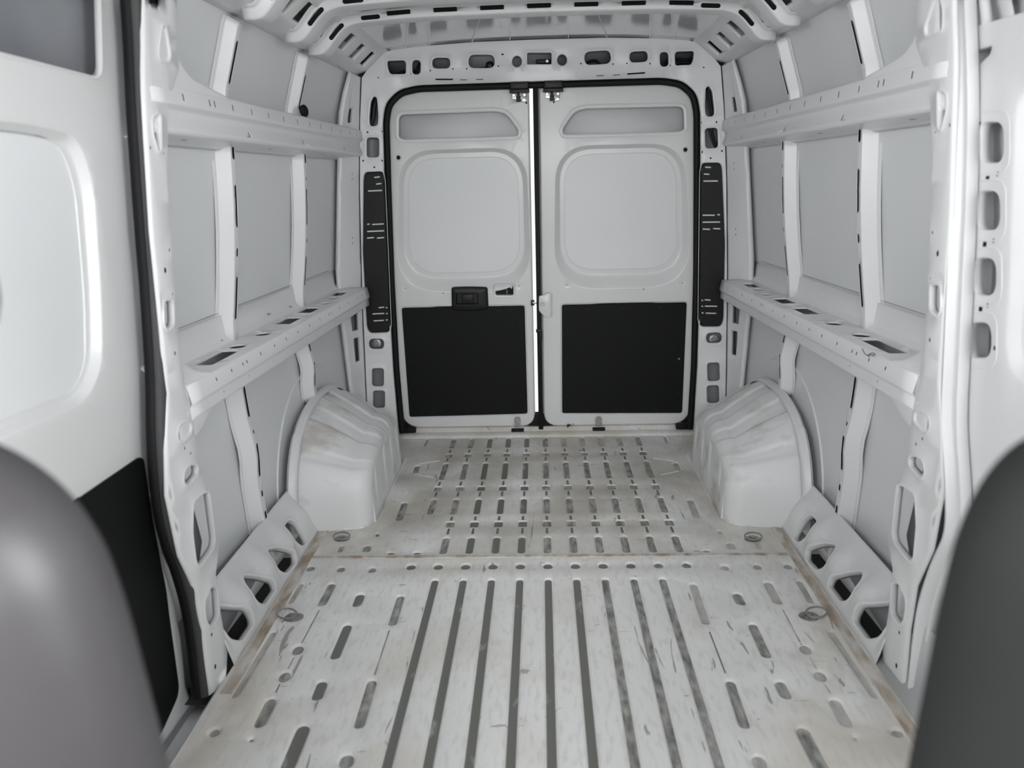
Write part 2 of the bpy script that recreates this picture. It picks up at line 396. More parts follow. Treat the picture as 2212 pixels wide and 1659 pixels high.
for k in range(-5, 6):
    x = k*.0925
    mA = 1 if k in (-3, -2, -1) else 2
    for n_, w in (('s1', .030), ('s2', .030), ('s3', .031), ('s4', .032)):
        if n_ == 's4' and k == -5: continue
        a, b = YR[n_]; slot((x, a), (x, b), w, (3 if n_ == 's1' and k > 0 else mA) if k < 5 else 2, .005, .006)
    for n_ in ('d1', 'd2', 'd3'):
        if k == -5 and n_ == 'd3': continue
        y = YR[n_]; ff.append(P_(rrect(x, y, .044, .062, .014, 3), .005, .006, mat=2 if n_ == 'd1' else mA, L=0))
    ys = [3.632, 3.575, 3.515, 3.458, 3.212, 3.155, 3.095, 3.035, 2.842, 2.796, 2.734, 2.675]
    for i in range(0, len(ys), 2):
        if k == -5 and ys[i] < 2.85: continue
        thin((x, ys[i]), (x, ys[i+1]), 1, .013)
for s_ in (-1, 1):
    for n_, (a, b, w) in enumerate((((.600, 3.80), (.600, 3.68), .018), ((.590, 3.42), (.590, 3.31), .030), ((.58, 2.99), (.575, 2.80), .032),
                    ((.745, 2.60), (.742, 2.535), .022), ((.65, 2.60), (.645, 2.535), .034), ((.635, 2.70), (.63, 2.66), .02))):
        slot((s_*a[0], a[1]), (s_*b[0], b[1]), w, 2 if s_ < 0 else 3, .005, .006)
    ff.append(P_(ell(s_*.553, 2.53, .022, .016, 16), .005, .008, mat=1 if s_ < 0 else 2, L=0))
ff.append(P_(ell(-.46, 2.53, .022, .016, 16), .005, .008, mat=1, L=0))
fr = sheet('load_floor_rear', [(-.93, YS), (.93, YS), (.93, 3.83), (-.93, 3.83)], ff, lambda u, v, w: Vector((u, v, w)), [FLOORM, GROOVE, WORN, PALE], L=.4, thick=0)
fr.name = 'floor_rear_section'
tag(fr, 'rear white floor pressing of short linked grooves between the wheel arches', 'floor', kind='structure')
# V-shaped raised ribs by the small slots
mb = MB()
for s_ in (-1, 1):
    for a, b in (((.585, 3.43), (.50, 3.47)), ((.585, 3.30), (.50, 3.255))):
        mb.tube([(s_*a[0], a[1], 0), (s_*b[0], b[1], .0)], .0022, 6)
mb.build('raised_ribs', PAINT, fr)
# brown sealer strips
def strip(name, P, w, z, mt, parent):
    mb = MB()
    for a, b in zip(P, P[1:]):
        a, b = np.array(a), np.array(b); d = (b-a)/np.linalg.norm(b-a); n_ = np.array([-d[1], d[0]])*w/2
        q = [a+n_, b+n_, b-n_, a-n_]; mb.add([(*t, z) for t in q]+[(*t, z-.004) for t in q], [(0, 1, 2, 3), (4, 7, 6, 5), (0, 4, 5, 1), (2, 6, 7, 3), (1, 5, 6, 2), (3, 7, 4, 0)])
    return mb.build(name, mt, parent)
q = strip('seam_sealer_bead', [(-.86, YS), (.86, YS)], .018, .0025, SEAL, None); q['label'] = 'rusty brown sealer line across the floor'; q.parent = fr
for s_ in (-1, 1):
    Pq = [(s_*.838, 1.74), (s_*.838, 2.2), (s_*.842, 2.50), (s_*.84, 2.72)] if s_ < 0 else [(s_*.838, 1.45), (s_*.838, 2.2), (s_*.842, 2.50), (s_*.84, 2.72)]
    q = strip('edge_sealer_bead', Pq, .03, .003, SEAL, floor); q['label'] = 'brown dirty sealer band along the floor edge'
# rear sill
sec = [(3.80, -.002), (3.815, .012), (3.83, .016), (3.845, .018), (3.86, .036), (3.90, .038)]
V = [(x, a, b) for a, b in sec for x in np.linspace(-.80, .80, 9)]; Fc = [(i*9+j, i*9+j+1, (i+1)*9+j+1, (i+1)*9+j) for i in range(5) for j in range(8)]
sill = obj('trim_1', V, Fc, FLOORM, thick=.001); tag(sill, 'scuffed white rear door sill across the end of the floor', 'sill', kind='structure')

# ================================================================== SKINS
def wall_skin(s, side):
    fn = lambda u, v, w: Vector((s*(SKX(u, v)-w), u, v))
    feats = []
    y0 = 1.80 if s < 0 else 1.2
    ls = [z for z, _ in SK_T[1:-1]]
    o = sheet('wall_'+side, ([(1.87, -.05), (3.90, -.05), (3.90, 1.86), (1.98, 1.86), (1.98, 1.40), (1.87, 1.30)] if s < 0 else [(1.80, -.05), (3.90, -.05), (3.90, 1.86), (1.80, 1.86)]), feats, fn, [SKIN, SEAML], L=.08, vl=[z for z in np.arange(.0, 1.85, .06)], grid=.12, thick=.0015)
    tag(o, 'plain %s body side panel of thin white paint between the ribs, %s' % ('unlined', 'beside the sliding door' if s < 0 else 'facing the sliding door'), 'wall', kind='structure')
    # wheel-arch outline pressed in the skin, and the panel overlap seams
    P = [(3.19+.53*math.cos(a), .02+.50*math.sin(a)) for a in np.linspace(2.95, 1.2, 22)]
    mb = MB()
    mb.tube([(s*(SKX(y, z)-.001), y, z) for y, z in P], .006, 6)
    mb.build('arch_outline_ridge', SKIN, o)
    mb = MB()
    for z, y0, y1, r in ((.868, 1.92, 3.62, .0018), (.882, 1.92, 3.62, .0012), (.135, 1.92, 2.78, .002), (.125, 1.92, 2.78, .002), (1.385, 1.92, 3.6, .0015)):
        mb.tube([(s*(SKX(y, z)-.002), y, z) for y in np.linspace(y0, y1, 12)], r, 5)
    mb.build('panel_seam', SEAML, o)
    return o
walls = {s: wall_skin(s, n) for s, n in SIDES}
# roof skin
def roofz(x): return 1.876-.045*(abs(x)/.8)**2.6
V = []; xs = np.linspace(-.84, .84, 33); ys = np.linspace(.9, 3.90, 16)
V = [(x, y, roofz(x)) for y in ys for x in xs]; Fc = [(j*33+i, j*33+i+1, (j+1)*33+i+1, (j+1)*33+i) for j in range(15) for i in range(32)]
ceil = obj('ceiling', V, Fc, ROOFM, thick=.0015); tag(ceil, 'glossy grey painted roof skin above the roof bows', 'ceiling', kind='structure')
mb = MB()
for s_ in (-1, 1):
    for x0, x1 in ((.60, .50), (.49, .42), (.30, .22), (.13, .11)): mb.tube([(s_*x0, 3.78, roofz(x0)-.002), (s_*x1, 3.25, roofz(x1)-.002)], .003, 6)
mb.build('roof_pressing_ridge', ROOFM, ceil)

# corner panels between side wall and roof (with square openings)
for s, side in SIDES:
    sec = rpoly([(.90, 1.752), (.845, 1.745), (.79, 1.762), (.695, 1.842), (.625, 1.866), (.56, 1.878)], .012, 3, False)
    path = [(0, y, 0) for y in (1.2, 1.6, 2.0, 2.4, 2.8, 3.2, 3.6, 3.86)]
    # custom mapping so that the corner follows the body taper
    Vv = [0.0]
    for a, b in zip(sec, sec[1:]): Vv.append(Vv[-1]+math.hypot(b[0]-a[0], b[1]-a[1]))
    def fn(u, v, w, s=s, sec=sec, Vv=Vv):
        j = min(max(int(np.searchsorted(Vv, v, 'right'))-1, 0), len(sec)-2); g = (v-Vv[j])/(Vv[j+1]-Vv[j]); a, b = sec[j], sec[j+1]
        x = a[0]+(b[0]-a[0])*g; z = a[1]+(b[1]-a[1])*g; n_ = np.array([-(b[1]-a[1]), (b[0]-a[0])]); n_ = n_/np.linalg.norm(n_)
        return Vector((s*(x+n_[0]*w), u, z+n_[1]*w)) if True else None
    # faces: w>0 is towards the room
    def G(x, y, z):
        ax = abs(x); return (ax-.79)*(1.842-1.762)+(z-1.762)*(.79-.695)
    hol = []
    for grp in (((748, 93), (771, 114), (793, 130)), ((714, 70),), ((657, 32),)):
        for i, (a, b) in enumerate(grp):
            h = hit(a, b, G); v = Vv[min(range(len(sec)), key=lambda k: abs(sec[k][0]-.79))]+math.hypot(.79-abs(h.x), h.z-1.762)
            wy = (.10, .085, .10)[i] if len(grp) == 3 else (.11 if a > 700 else .10)
            hol.append(H(rrect(h.y, v, .095 if len(grp) == 3 else .10, .078, .004, 2)))
    h = hol[-1]; hol.append(H([(a-.17, b) for a, b in h['c']]))
    for yy in (2.48, 2.60, 2.86, 2.98, 3.14, 3.3, 3.5): hol.append(H(ell(yy, Vv[-1]-.05, .006, .003, 8), BIT))
    o = sheet('cant_panel', [(1.2, 0), (3.84, 0), (3.84, Vv[-1]), (1.2, Vv[-1])], hol, fn, [PAINT], L=.1, vl=Vv[1:-1])
    tag(o, 'sloping white corner panel with square openings under the roof, %s side' % ('sliding door' if s < 0 else 'fixed'), 'roof corner panel', kind='structure')
    o.name = 'trim_%d' % (2 if s < 0 else 3)

# ================================================================== ROOF BOWS
FOOT = [(.832, 1.722), (.778, 1.722), (.704, 1.806), (.655, 1.824), (.45, 1.836), (0, 1.840)]
full = FOOT + [(-x, z) for x, z in FOOT[-2::-1]]
pth = rpoly(full, [.0, .03, .035, .04, .1, .1, .1, .04, .035, .03, .0], 6, False)
bow_l = ['white roof bow nearest the rear doors, spanning wall to wall', 'white roof bow second from the rear doors, just in front of the rearmost bow', 'white roof bow nearest the cab, its ends just below the picture top']
for i, Y in enumerate((3.07, 2.80, 2.42)):
    sec = rpoly([(-.075, -.034), (-.052, -.030), (-.044, 0), (.044, 0), (.052, -.030), (.075, -.034)], .006, 3, False)
    U = [0.0]
    for a, b in zip(pth, pth[1:]): U.append(U[-1]+math.hypot(b[0]-a[0], b[1]-a[1]))
    mid = U[-1]/2; hol = []
    Vs = [0.0]
    for a, b in zip(sec, sec[1:]): Vs.append(Vs[-1]+math.hypot(b[0]-a[0], b[1]-a[1]))
    for k in range(-3, 4): hol.append(H(rrect(mid+k*.166, .033, .085, .016, .003, 2), BIT))
    for k in (-.55, -.42, -.3, -.2, 0, .14, .26, .38, .52):
        hol.append(H(rrect(mid+k, Vs[-1]-.018, .012, .005, .001, 1), BIT))
    # slotted bites in the flanks at both bends
    for sgn in (-1, 1):
        for uu in (.60, .73):
            for vv in (.040, Vs[-1]-.040): hol.append(H(capsule((mid+sgn*uu-.035*1, vv), (mid+sgn*uu+.035, vv), .016), BIT))
    o, _, _, _ = sweep('roof_bow', [(x, Y, z) for x, z in pth], sec, (0, 1, 0), hol, [PAINT], B0=(0, 0, -1), L=.06, thick=.0015)
    tag(o, bow_l[i], 'roof bow', 'roof bows')

# ================================================================== SIDE RIBS
def skinpath(s, Y, z0, z1, off, n=12, extra=None):
    P = []
    for z in np.linspace(z0, z1, n):
        o_ = off + (extra(z) if extra else 0); P.append((s*(SKX(Y, z)-o_), Y, z))
    return P
def rib(s, Y, z0, z1, slots, kind, label, depth=.047, face=.034, pivot=None, notch=None, extra=None):
    P = skinpath(s, Y, z0, z1, 0, 16, extra)
    d = depth
    sec = rpoly([(-.034, .003), (-.012, .004), (.0, d), (face, d), (face+.012, d-.006), (face+.018, .004), (face+.05, .003)], .004, 2, False)
    Vs = [0.0]
    for a, b in zip(sec, sec[1:]): Vs.append(Vs[-1]+math.hypot(b[0]-a[0], b[1]-a[1]))
    jm = [j for j in range(len(sec)) if abs(sec[j][1]-d) < 1e-6]; vm = (Vs[jm[0]]+Vs[jm[-1]])/2+.006
    hol = []
    for za, zb, w in slots:
        w *= 1.35
        pr = BIT
        hol.append(H(capsule((za-z0, vm), (zb-z0, vm), w), pr))
    o, _, _, _ = sweep(kind, P, sec, (0, 1, 0), hol, [PAINT], B0=(-s, 0, 0), L=.08)
    tag(o, label, 'wall rib', 'vertical wall ribs')
    return o
SD = {-1: 'sliding door side', 1: 'blank side'}
for s in (-1, 1):
    sd = 'left' if s < 0 else 'right'
    up_sl = [(.84, 1.02, .012), (1.06, 1.085, .008), (1.13, 1.27, .010), (1.295, 1.315, .007), (1.33, 1.345, .006)]
    up_sl = [(.83, .97, .012), (1.035, 1.065, .012), (1.12, 1.25, .012), (1.27, 1.285, .008)]
    bow = lambda z: .012*math.sin(max(0, min(1, (z-.79)/.62))*math.pi)-.008
    rib(s, 2.445, .79, 1.408, [(.86, 1.00, .012), (1.06, 1.09, .011), (1.15, 1.28, .012), (1.352, 1.395, .017)], 'wall_rib', 'wide bright %s rib between the waist rail and upper rail, nearer the cab' % sd, extra=bow)
    rib(s, 3.13, .79, 1.40, [(.88, 1.00, .010), (1.05, 1.07, .008), (1.12, 1.26, .010), (1.29, 1.305, .008), (1.352, 1.39, .015)], 'wall_rib', 'bright %s rib between the waist rail and upper rail, nearer the rear door' % sd, extra=bow)
    rib(s, 2.43, .02, .72, [(.07, .20, .013), (.25, .275, .012), (.325, .44, .013), (.47, .485, .008), (.53, .64, .013)], 'wall_rib', 'lower %s rib reaching down to the floor side openings' % sd, extra=lambda z: .0+.012*math.exp(-((z-.42)/.07)**2))
    rib(s, 3.10, .40, .72, [(.46, .56, .010), (.60, .66, .010)], 'wall_rib', 'lower %s rib ending above the wheel arch' % sd, extra=lambda z: .012*math.exp(-((z-.55)/.05)**2))
    rib(s, 2.43, 1.49, 1.745, [(1.575, 1.70, .014)], 'wall_rib', 'short %s rib above the upper rail, nearer the cab' % sd, depth=.038, face=.028)
    rib(s, 3.07, 1.49, 1.74, [(1.55, 1.68, .014)], 'wall_rib', 'short %s rib above the upper rail, nearer the rear door' % sd, depth=.038, face=.028)

# ================================================================== WAIST RAILS AND UPPER RAILS
def railpath(s, y0, y1, z, n=14): return [(s*INX(y, z), y, z) for y in np.linspace(y0, y1, n)]
for s in (-1, 1):
    sd = 'left' if s < 0 else 'right'
    # section (z, inward) measured from the rail's inner edge
    sec = rpoly([(.875-.79, -.148), (.81-.79, -.142), (.0, -.125), (.0, .0), (-.048, .010), (-.054, .002), (-.088, .004), (-.094, -.05), (-.10, -.13)], .006, 3, False)
    P = railpath(s, 1.86, 3.72, .79)
    Vs = [0.0]
    for a, b in zip(sec, sec[1:]): Vs.append(Vs[-1]+math.hypot(b[0]-a[0], b[1]-a[1]))
    top0 = min(j for j in range(len(sec)) if abs(sec[j][0]) < 1e-6); v_in = max(Vs[j] for j in range(len(sec)) if abs(sec[j][0]) < 1e-6)
    def tv(d): return v_in-.0-d+.004          # d = distance outwards from the inner edge
    LR = [(.004, 0), (.002, .0010), (0, .0006), (0, -.002), (0, -.004)]
    hol = []
    for yc, L_, wd, d, sh in ((2.19, .19, .040, .062, 'r'), (2.345, .05, .034, .066, 'o'), (2.545, .05, .034, .062, 'o'), (2.80, .14, .042, .062, 'r'), (3.04, .13, .042, .064, 'r'), (3.215, .045, .03, .05, 'o'), (3.36, .05, .03, .06, 'o'), (3.50, .13, .038, .07, 'r')):
        wd *= 1.38; L_ *= 1.04
        c = rrect(yc-1.86, tv(d), L_, wd, .008, 4) if sh == 'r' else ell(yc-1.86, tv(d), L_*.62, wd*.56, 16)
        hol.append(H(c, LR))
    vf = v_in+.012
    for yc in (2.02, 2.12, 2.20, 2.23, 2.34, 2.46, 2.57, 2.69, 2.82, 2.95, 3.07, 3.10, 3.22, 3.36, 3.50, 3.60): hol.append(H(ell(yc-1.86, vf+.014, .0045, .007, 8), BIT, L=0))
    for yc in (2.06, 2.24, 2.44, 2.62, 2.88, 3.15, 3.42): hol.append(H(ell(yc-1.86, vf+.062, .003, .005, 8), BIT, L=0))
    o, _, _, _ = sweep('waist_rail', P, sec, (0, 0, 1), hol, [PAINT], B0=(-s, 0, 0), L=.08, flip=True)
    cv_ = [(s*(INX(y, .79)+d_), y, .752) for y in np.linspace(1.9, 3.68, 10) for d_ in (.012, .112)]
    obj('rail_shade_strip', cv_, [(2*i, 2*i+1, 2*i+3, 2*i+2) for i in range(9)], HOLESHADE if False else BLACKSHADE, o, thick=.001)  # added dark strip, painted shade below the shelf openings
    if s > 0:
        mk = [hit(1863+a*.9, 752+b*.9, zplane(.7915)) for a, b in ((0, 2), (3, 10), (8, 16), (12, 18), (16, 15), (19, 17), (16, 21), (12, 18), (20, 13), (26, 12), (30, 15), (26, 19), (21, 16))]
        mb = MB(); mb.tube([(p.x, p.y, .792) for p in mk], .0011, 5); q_ = mb.build('pencil_mark', RUBGREY, o); q_['label'] = 'small looped pencil scribble'
    tag(o, 'white horizontal %s waist rail with a row of openings in its top shelf' % sd, 'wall rail', 'horizontal wall rails')
    # upper rail
    sec = rpoly([(.105, -.012), (.10, .0), (.058, .004), (.046, -.012), (.030, -.012), (.0, -.0), (-.012, -.006), (-.022, -.085), (-.030, -.10)], .005, 3, False)
    P = railpath(s, 1.86, 3.80, 1.405, 14); P = [(x, y, z) for x, y, z in P]
    Vs = [0.0]
    for a, b in zip(sec, sec[1:]): Vs.append(Vs[-1]+math.hypot(b[0]-a[0], b[1]-a[1]))
    hol = []
    for yc in (2.02, 2.17, 2.20, 2.32, 2.46, 2.60, 2.74, 2.88, 3.02, 3.16, 3.30, 3.44, 3.58, 3.70): hol.append(H(rrect(yc-1.86, .034, .009, .018, .001, 1), BIT, L=0))
    for yc in (2.44, 2.95, 3.50): hol.append(H(rrect(yc-1.86, .107, .009, .018, .001, 1), BIT, L=0))
    for yc in (2.10, 2.72, 3.32): hol.append(H(ell(yc-1.86, .175, .022, .006, 10), BIT, L=0))
    o, _, _, _ = sweep('upper_rail', P, sec, (0, 0, 1), hol, [PAINT], B0=(-s, 0, 0), L=.08, flip=True)
    tag(o, 'white horizontal %s rail with small slots at shoulder height, higher of the two side rails' % sd, 'wall rail', 'horizontal wall rails')

# ================================================================== KICK PANELS (scalloped openings beside the floor)
KA, KB = np.array((.862, 0.0)), np.array((.962, .175))
def Gk(x, y, z): return (abs(x)-KA[0]*1.0) - (KB[0]-KA[0])/(KB[1])*z
kh = []
for pts in ([(465, 1318), (480, 1316), (524, 1323), (541, 1343), (517, 1380), (492, 1376), (470, 1345)], [(527, 1249), (556, 1252), (583, 1262), (589, 1270), (568, 1302), (551, 1297), (529, 1266)],
            [(578, 1193), (600, 1189), (631, 1202), (633, 1213), (615, 1235), (597, 1228), (585, 1212)], [(613, 1146), (625, 1128), (636, 1133), (659, 1167), (651, 1177), (637, 1168)]):
    hh = [hit(*p, Gk) for p in pts]; kh.append([(h.y, h.z) for h in hh])
cent = [sum(p[0] for p in c)/len(c) for c in kh]
for s in (-1, 1):
    sd = 'left' if s < 0 else 'right'
    sl = (KB[0]-KA[0])/KB[1]; nl = math.hypot(1, sl)
    mids = [(a+b)/2 for a, b in zip(cent, cent[1:])]+[cent[0]-.11, cent[-1]+.1]
    def fn(u, v, w, s=s):
        b = sum(math.exp(-((u-m_)/.040)**2) for m_ in mids)*.030*math.exp(-((v-.085)/.05)**2)
        ww = w+b; x = KA[0]+sl*v-ww/nl; z = v+ww*sl/nl
        return Vector((s*x, u, z))
    y0 = 1.86
    o = sheet('kick_panel', [(y0, 0), (2.735, 0), (2.735, .11), (2.70, .175), (y0, .175)], [H(offset(rpoly(c, .014, 4), .007), LIP, L=.03) for c in kh], fn, [PAINT], L=.05, grid=.022, thick=.0015)
    tag(o, 'white scalloped %s kick panel with four large openings along the floor edge' % sd, 'kick panel', 'kick panels')

# ================================================================== WHEEL ARCHES
def arch(s, sd):
    YC, ZC = 3.22, -.02; TH = np.linspace(0, 1, 73)
    outl = rpoly([(2.70, -.004), (2.70, .15), (2.76, .275), (2.85, .36), (2.98, .405), (3.15, .42), (3.35, .405), (3.50, .35), (3.62, .25), (3.70, .12), (3.71, -.004)], .07, 8, False)
    innl = rpoly([(2.725, -.004), (2.728, .165), (2.775, .235), (2.90, .272), (3.02, .292), (3.15, .302), (3.30, .295), (3.43, .255), (3.54, .18), (3.62, .08), (3.64, -.004)], .07, 8, False)
    n = 190
    def res(P):
        A = np.array(P); d = np.r_[0, np.cumsum(np.linalg.norm(np.diff(A, axis=0), axis=1))]; t = np.linspace(0, d[-1], n)
        return np.c_[np.interp(t, d, A[:, 0]), np.interp(t, d, A[:, 1])], t/d[-1]
    A, tt = res(outl); I_, _t = res(innl)
    T = np.gradient(A, axis=0); T /= np.linalg.norm(T, axis=1)[:, None]; Nn = np.c_[-T[:, 1], T[:, 0]]
    def step(x, c, w): return 1/(1+math.exp(-(x-c)/w))
    bands = [(2.765, 2.80), (2.93, 3.03), (3.14, 3.25), (3.36, 3.47)]
    def ridge(y, z): return sum(step(y, a, .0025)-step(y, b, .0025) for a, b in bands) if z > .1 else 0
    R_ = .070; rows = []
    for i in range(n):
        y, z = A[i]; yi, zi = I_[i]; e_ = ridge(y, z); ny, nz = Nn[i]; xi = .668+max(0, yi-3.40)*.14; row = []
        for q in np.linspace(0, 1, 10):
            k = q**1.25; yy = y+(yi-y)*k; zz = z+(zi-z)*k; hh = -.0085*e_*min(1, (1-q)*1.0+.75)*(1 if q > .05 else .5)
            row.append((s*(.945-(.945-xi-R_)*q), yy+ny*hh, max(zz+nz*hh, -.004)))
        base = row[-1]; dir_ = np.array([YC-yi, .02-zi]); dir_ = dir_/np.linalg.norm(dir_)
        for a in np.linspace(.12, 1, 8)*math.pi/2:
            row.append((s*(xi+R_*(1-math.sin(a))), base[1]+dir_[0]*R_*(1-math.cos(a)), max(base[2]+dir_[1]*R_*(1-math.cos(a)), -.004)))
        by, bz = row[-1][1], row[-1][2]; fy = YC+(yi-YC)*.86
        for q in (.10, .25, .45, .65, .85, 1.0):
            fade = max(0, 1-q*1.1); row.append((s*(xi+.0075*e_*fade-.008*q*q), by+(fy-by)*q, bz+(-.004-bz)*q))
        rows.append(row)
    m_ = len(rows[0]); V = [p for r in rows for p in r]
    Fc = [(i*m_+j, i*m_+j+1, (i+1)*m_+j+1, (i+1)*m_+j) for i in range(n-1) for j in range(m_-1)]
    root = empty('wheel_arch', (s*.8, 3.2, 0))
    def B(name, V, F_, mt, **k):
        o = obj(name, [(x-s*.8, y-3.2, z) for x, y, z in V], F_, mt, root, **k); return o
    B('arch_housing', V, Fc, ARCHM, ang=60, thick=.0015)
    # outer housing crescent against the body side
    V = []; Fc = []; k = 0
    for i in range(n):
        y, z = A[i]; ny, nz = Nn[i]
        for x, o_ in ((.925, -.006), (.937, .006), (.955, .010), (.966, .0), (.972, -.03)):
            V.append((s*x, y+ny*o_*1.0-(.012 if i < 50 else 0), max(z+nz*o_, -.004)))
    Fc = [(i*5+j, i*5+j+1, (i+1)*5+j+1, (i+1)*5+j) for i in range(n-1) for j in range(4)]
    B('outer_housing', V, Fc, PAINT, ang=50, thick=.0015)
    # sealer line at the foot
    mb = MB(); mb.tube([(s*.90-s*.8, 2.722-3.2, .003), (s*.76-s*.8, 2.722-3.2, .003), (s*.70-s*.8, 2.735-3.2, .003), (s*.668-s*.8, 2.79-3.2, .003), (s*.662-s*.8, 3.0-3.2, .003), (s*.662-s*.8, 3.5-3.2, .003)], .004, 6)
    o = mb.build('foot_sealer', FLOORM, root)
    tag(root, 'white ridged steel wheel arch box bulging from the %s side of the floor' % sd, 'wheel arch', 'wheel arches')
for s, sd in SIDES: arch(s, sd)

# ================================================================== REAR PORTAL
YP = 3.80
z2 = lambda *p: on_rear(zoompx((600, 0), 3.687, p), YP)
z8 = lambda *p: on_rear(zoompx((740, 160), 2.0733, p), YP)
def mirror(c): return [(-a, b) for a, b in c]
right_edge = [(.90, 0), (.895, .25), (.88, .75), (.855, 1.25), (.832, 1.55), (.81, 1.735), (.765, 1.79), (.71, 1.838), (.62, 1.856), (.3, 1.870), (0, 1.872)]
outer = [(.900, -.0)]+right_edge[1:]+[(-a, b) for a, b in right_edge[-2::-1]]
sealpx = [(869, 930), (857, 800), (846, 600), (839, 400), (835, 262), (841, 226), (866, 201), (905, 192), (1000, 189), (1163, 184)]
SPL = on_rear(sealpx, 3.842); SPL[0] = (SPL[0][0], .02); SPL[-1] = (0, SPL[-1][1])
inn_old = [(-.708, 0), (-.716, .25), (-.722, .8), (-.712, 1.2), (-.690, 1.52), (-.672, 1.60), (-.60, 1.672), (-.5, 1.688), (0, 1.692)]
sealP = rpoly(SPL+[(-a, b) for a, b in SPL[-2::-1]], [0]+[.05]*3+[.03]*4+[.05]+[.1]+[.05]+[.03]*4+[.05]*3+[0], 5, False)
_k = .015
inn = offset(sealP+[(SPL[0][0]*-1, -1.0), (SPL[0][0], -1.0)], _k)[:len(sealP)]; inn[0] = (inn[0][0], 0); inn[-1] = (inn[-1][0], 0)
left_holes = []
def bb(x0, x1, y0, y1, zf, r):
    c = zf((x0, y0), (x1, y0), (x1, y1), (x0, y1)); return rpoly(c, r, 5)
LIPs = [(.008, 0), (.004, .003), (0, .002), (-.001, -.003), (-.001, -.02)]
left_holes += [H(rpoly(z2((868, 482), (1005, 478), (1024, 500), (1022, 592), (895, 594), (874, 545)), .012), LIPs),
               H(bb(1068, 1140, 475, 595, z2, .03), LIPs), H(bb(1228, 1376, 457, 548, z2, .04), LIPs), H(bb(1517, 1730, 433, 545, z2, .045), LIPs)]
c = z2((1905, 490))[0]; left_holes.append(H(ell(c[0], c[1], .024, .026), RIM))
left_holes += [H(rpoly(z8((118, 200), (125, 120), (140, 97), (155, 105), (162, 190), (158, 235), (120, 235)), .018), LIPs), H(bb(106, 165, 283, 375, z8, .018), LIPs)]
VENT = rpoly(z8((94, 470), (100, 440), (180, 437), (188, 470), (216, 1130), (206, 1156), (120, 1160), (108, 1130), (91, 800)), .02)
left_holes += [H(bb(116, 187, 1184, 1233, z8, .028), LIPs), H(bb(130, 186, 1316, 1400, z8, .018), LIPs), H(bb(135, 191, 1416, 1497, z8, .018), LIPs)]
for p in ((92, 388), (178, 388), (142, 417), (112, 260), (178, 258)):
    c = z8(p)[0]; left_holes.append(H(ell(c[0], c[1], .005, .005, 8), BIT, L=0))
for p in ((1215, 562), (1395, 548), (1505, 547), (1757, 528), (800, 618), (1060, 585)):
    c = z2(p)[0]; left_holes.append(H(ell(c[0], c[1], .004, .004, 8), BIT, L=0))
for x0, x1, y0, y1 in ((1250, 1393, 621, 634), (1445, 1505, 626, 633), (1575, 1635, 623, 630)):
    left_holes.append(H(bb(x0, x1, y0, y1, z2, .004), BIT, L=0))
left_holes.append(H([(a, b) for a, b in VENT], [(.004, 0), (.002, -.004), (0, -.008)]))
feats = []
for h in left_holes:
    feats.append(h); feats.append(dict(h, c=mirror(h['c'])))
c0 = z2((1988, 417), (2187, 417), (2187, 515), (1988, 515)); cx = (c0[0][0]+c0[1][0])/2
feats.append(H(rpoly([(p[0]-cx, p[1]) for p in c0], .008), LIPs))
feats.append(H(ell(-c0[0][0]*0+z2((1790, 433))[0][0], z2((1790, 433))[0][1], .007, .004, 8), BIT, L=0))
def fport(u, v, w):
    # the header leans back towards the doors at its foot, bulges over the latches
    y = YP; ax = abs(u)
    lip = max(0, min(1, (1.745-v)/.045))*max(0, min(1, (.66-ax)/.10)) if v > 1.6 else 0
    y += .038*lip*(1-.85*max(0, min(1, (.20-ax)/.03)))
    if v > 1.6: y -= .012*max(0, min(1, (.20-ax)/.03))*max(0, min(1, (1.775-v)/.02))
    return Vector((u, y-w, v))
portal = sheet('wall_rear', outer+[(-.900, 0)]+inn, feats, fport, [PAINT], L=.05, grid=.035, edge=[(0, 0), (.0, -.03)], thick=.0015)
tag(portal, 'white steel frame around the rear doors with rows of oval openings', 'rear frame', kind='structure')
# reveal between the portal and the doors
def ribbon(name, P, y0, y1, mt, parent, grow=0):
    Q = offset(P+[(0, -5)], grow)[:len(P)] if grow else P
    V = [(x, y0, z) for x, z in P]+[(x, y1, z) for x, z in Q]; N = len(P)
    return obj(name, V, [(i, i+1, N+i+1, N+i) for i in range(N-1)], mt, parent, thick=.0015)
ribbon('opening_reveal', inn, YP, YP+.05, PAINT, portal)
# closing plate inside the frame cavities (outer body corner behind the frame)
V = []; P = [(a*1.05, b) for a, b in outer]; 
plate = sheet('outer_corner_skin', [(p[0]*1.08, p[1]+(.06 if p[1] > 1.5 else 0)) for p in outer]+[(-.95, 0)]+[(x*1.0, z) for x, z in inn], [], lambda u, v, w: Vector((u, YP+.10-w, v)), [CAVITY], portal, L=.1)

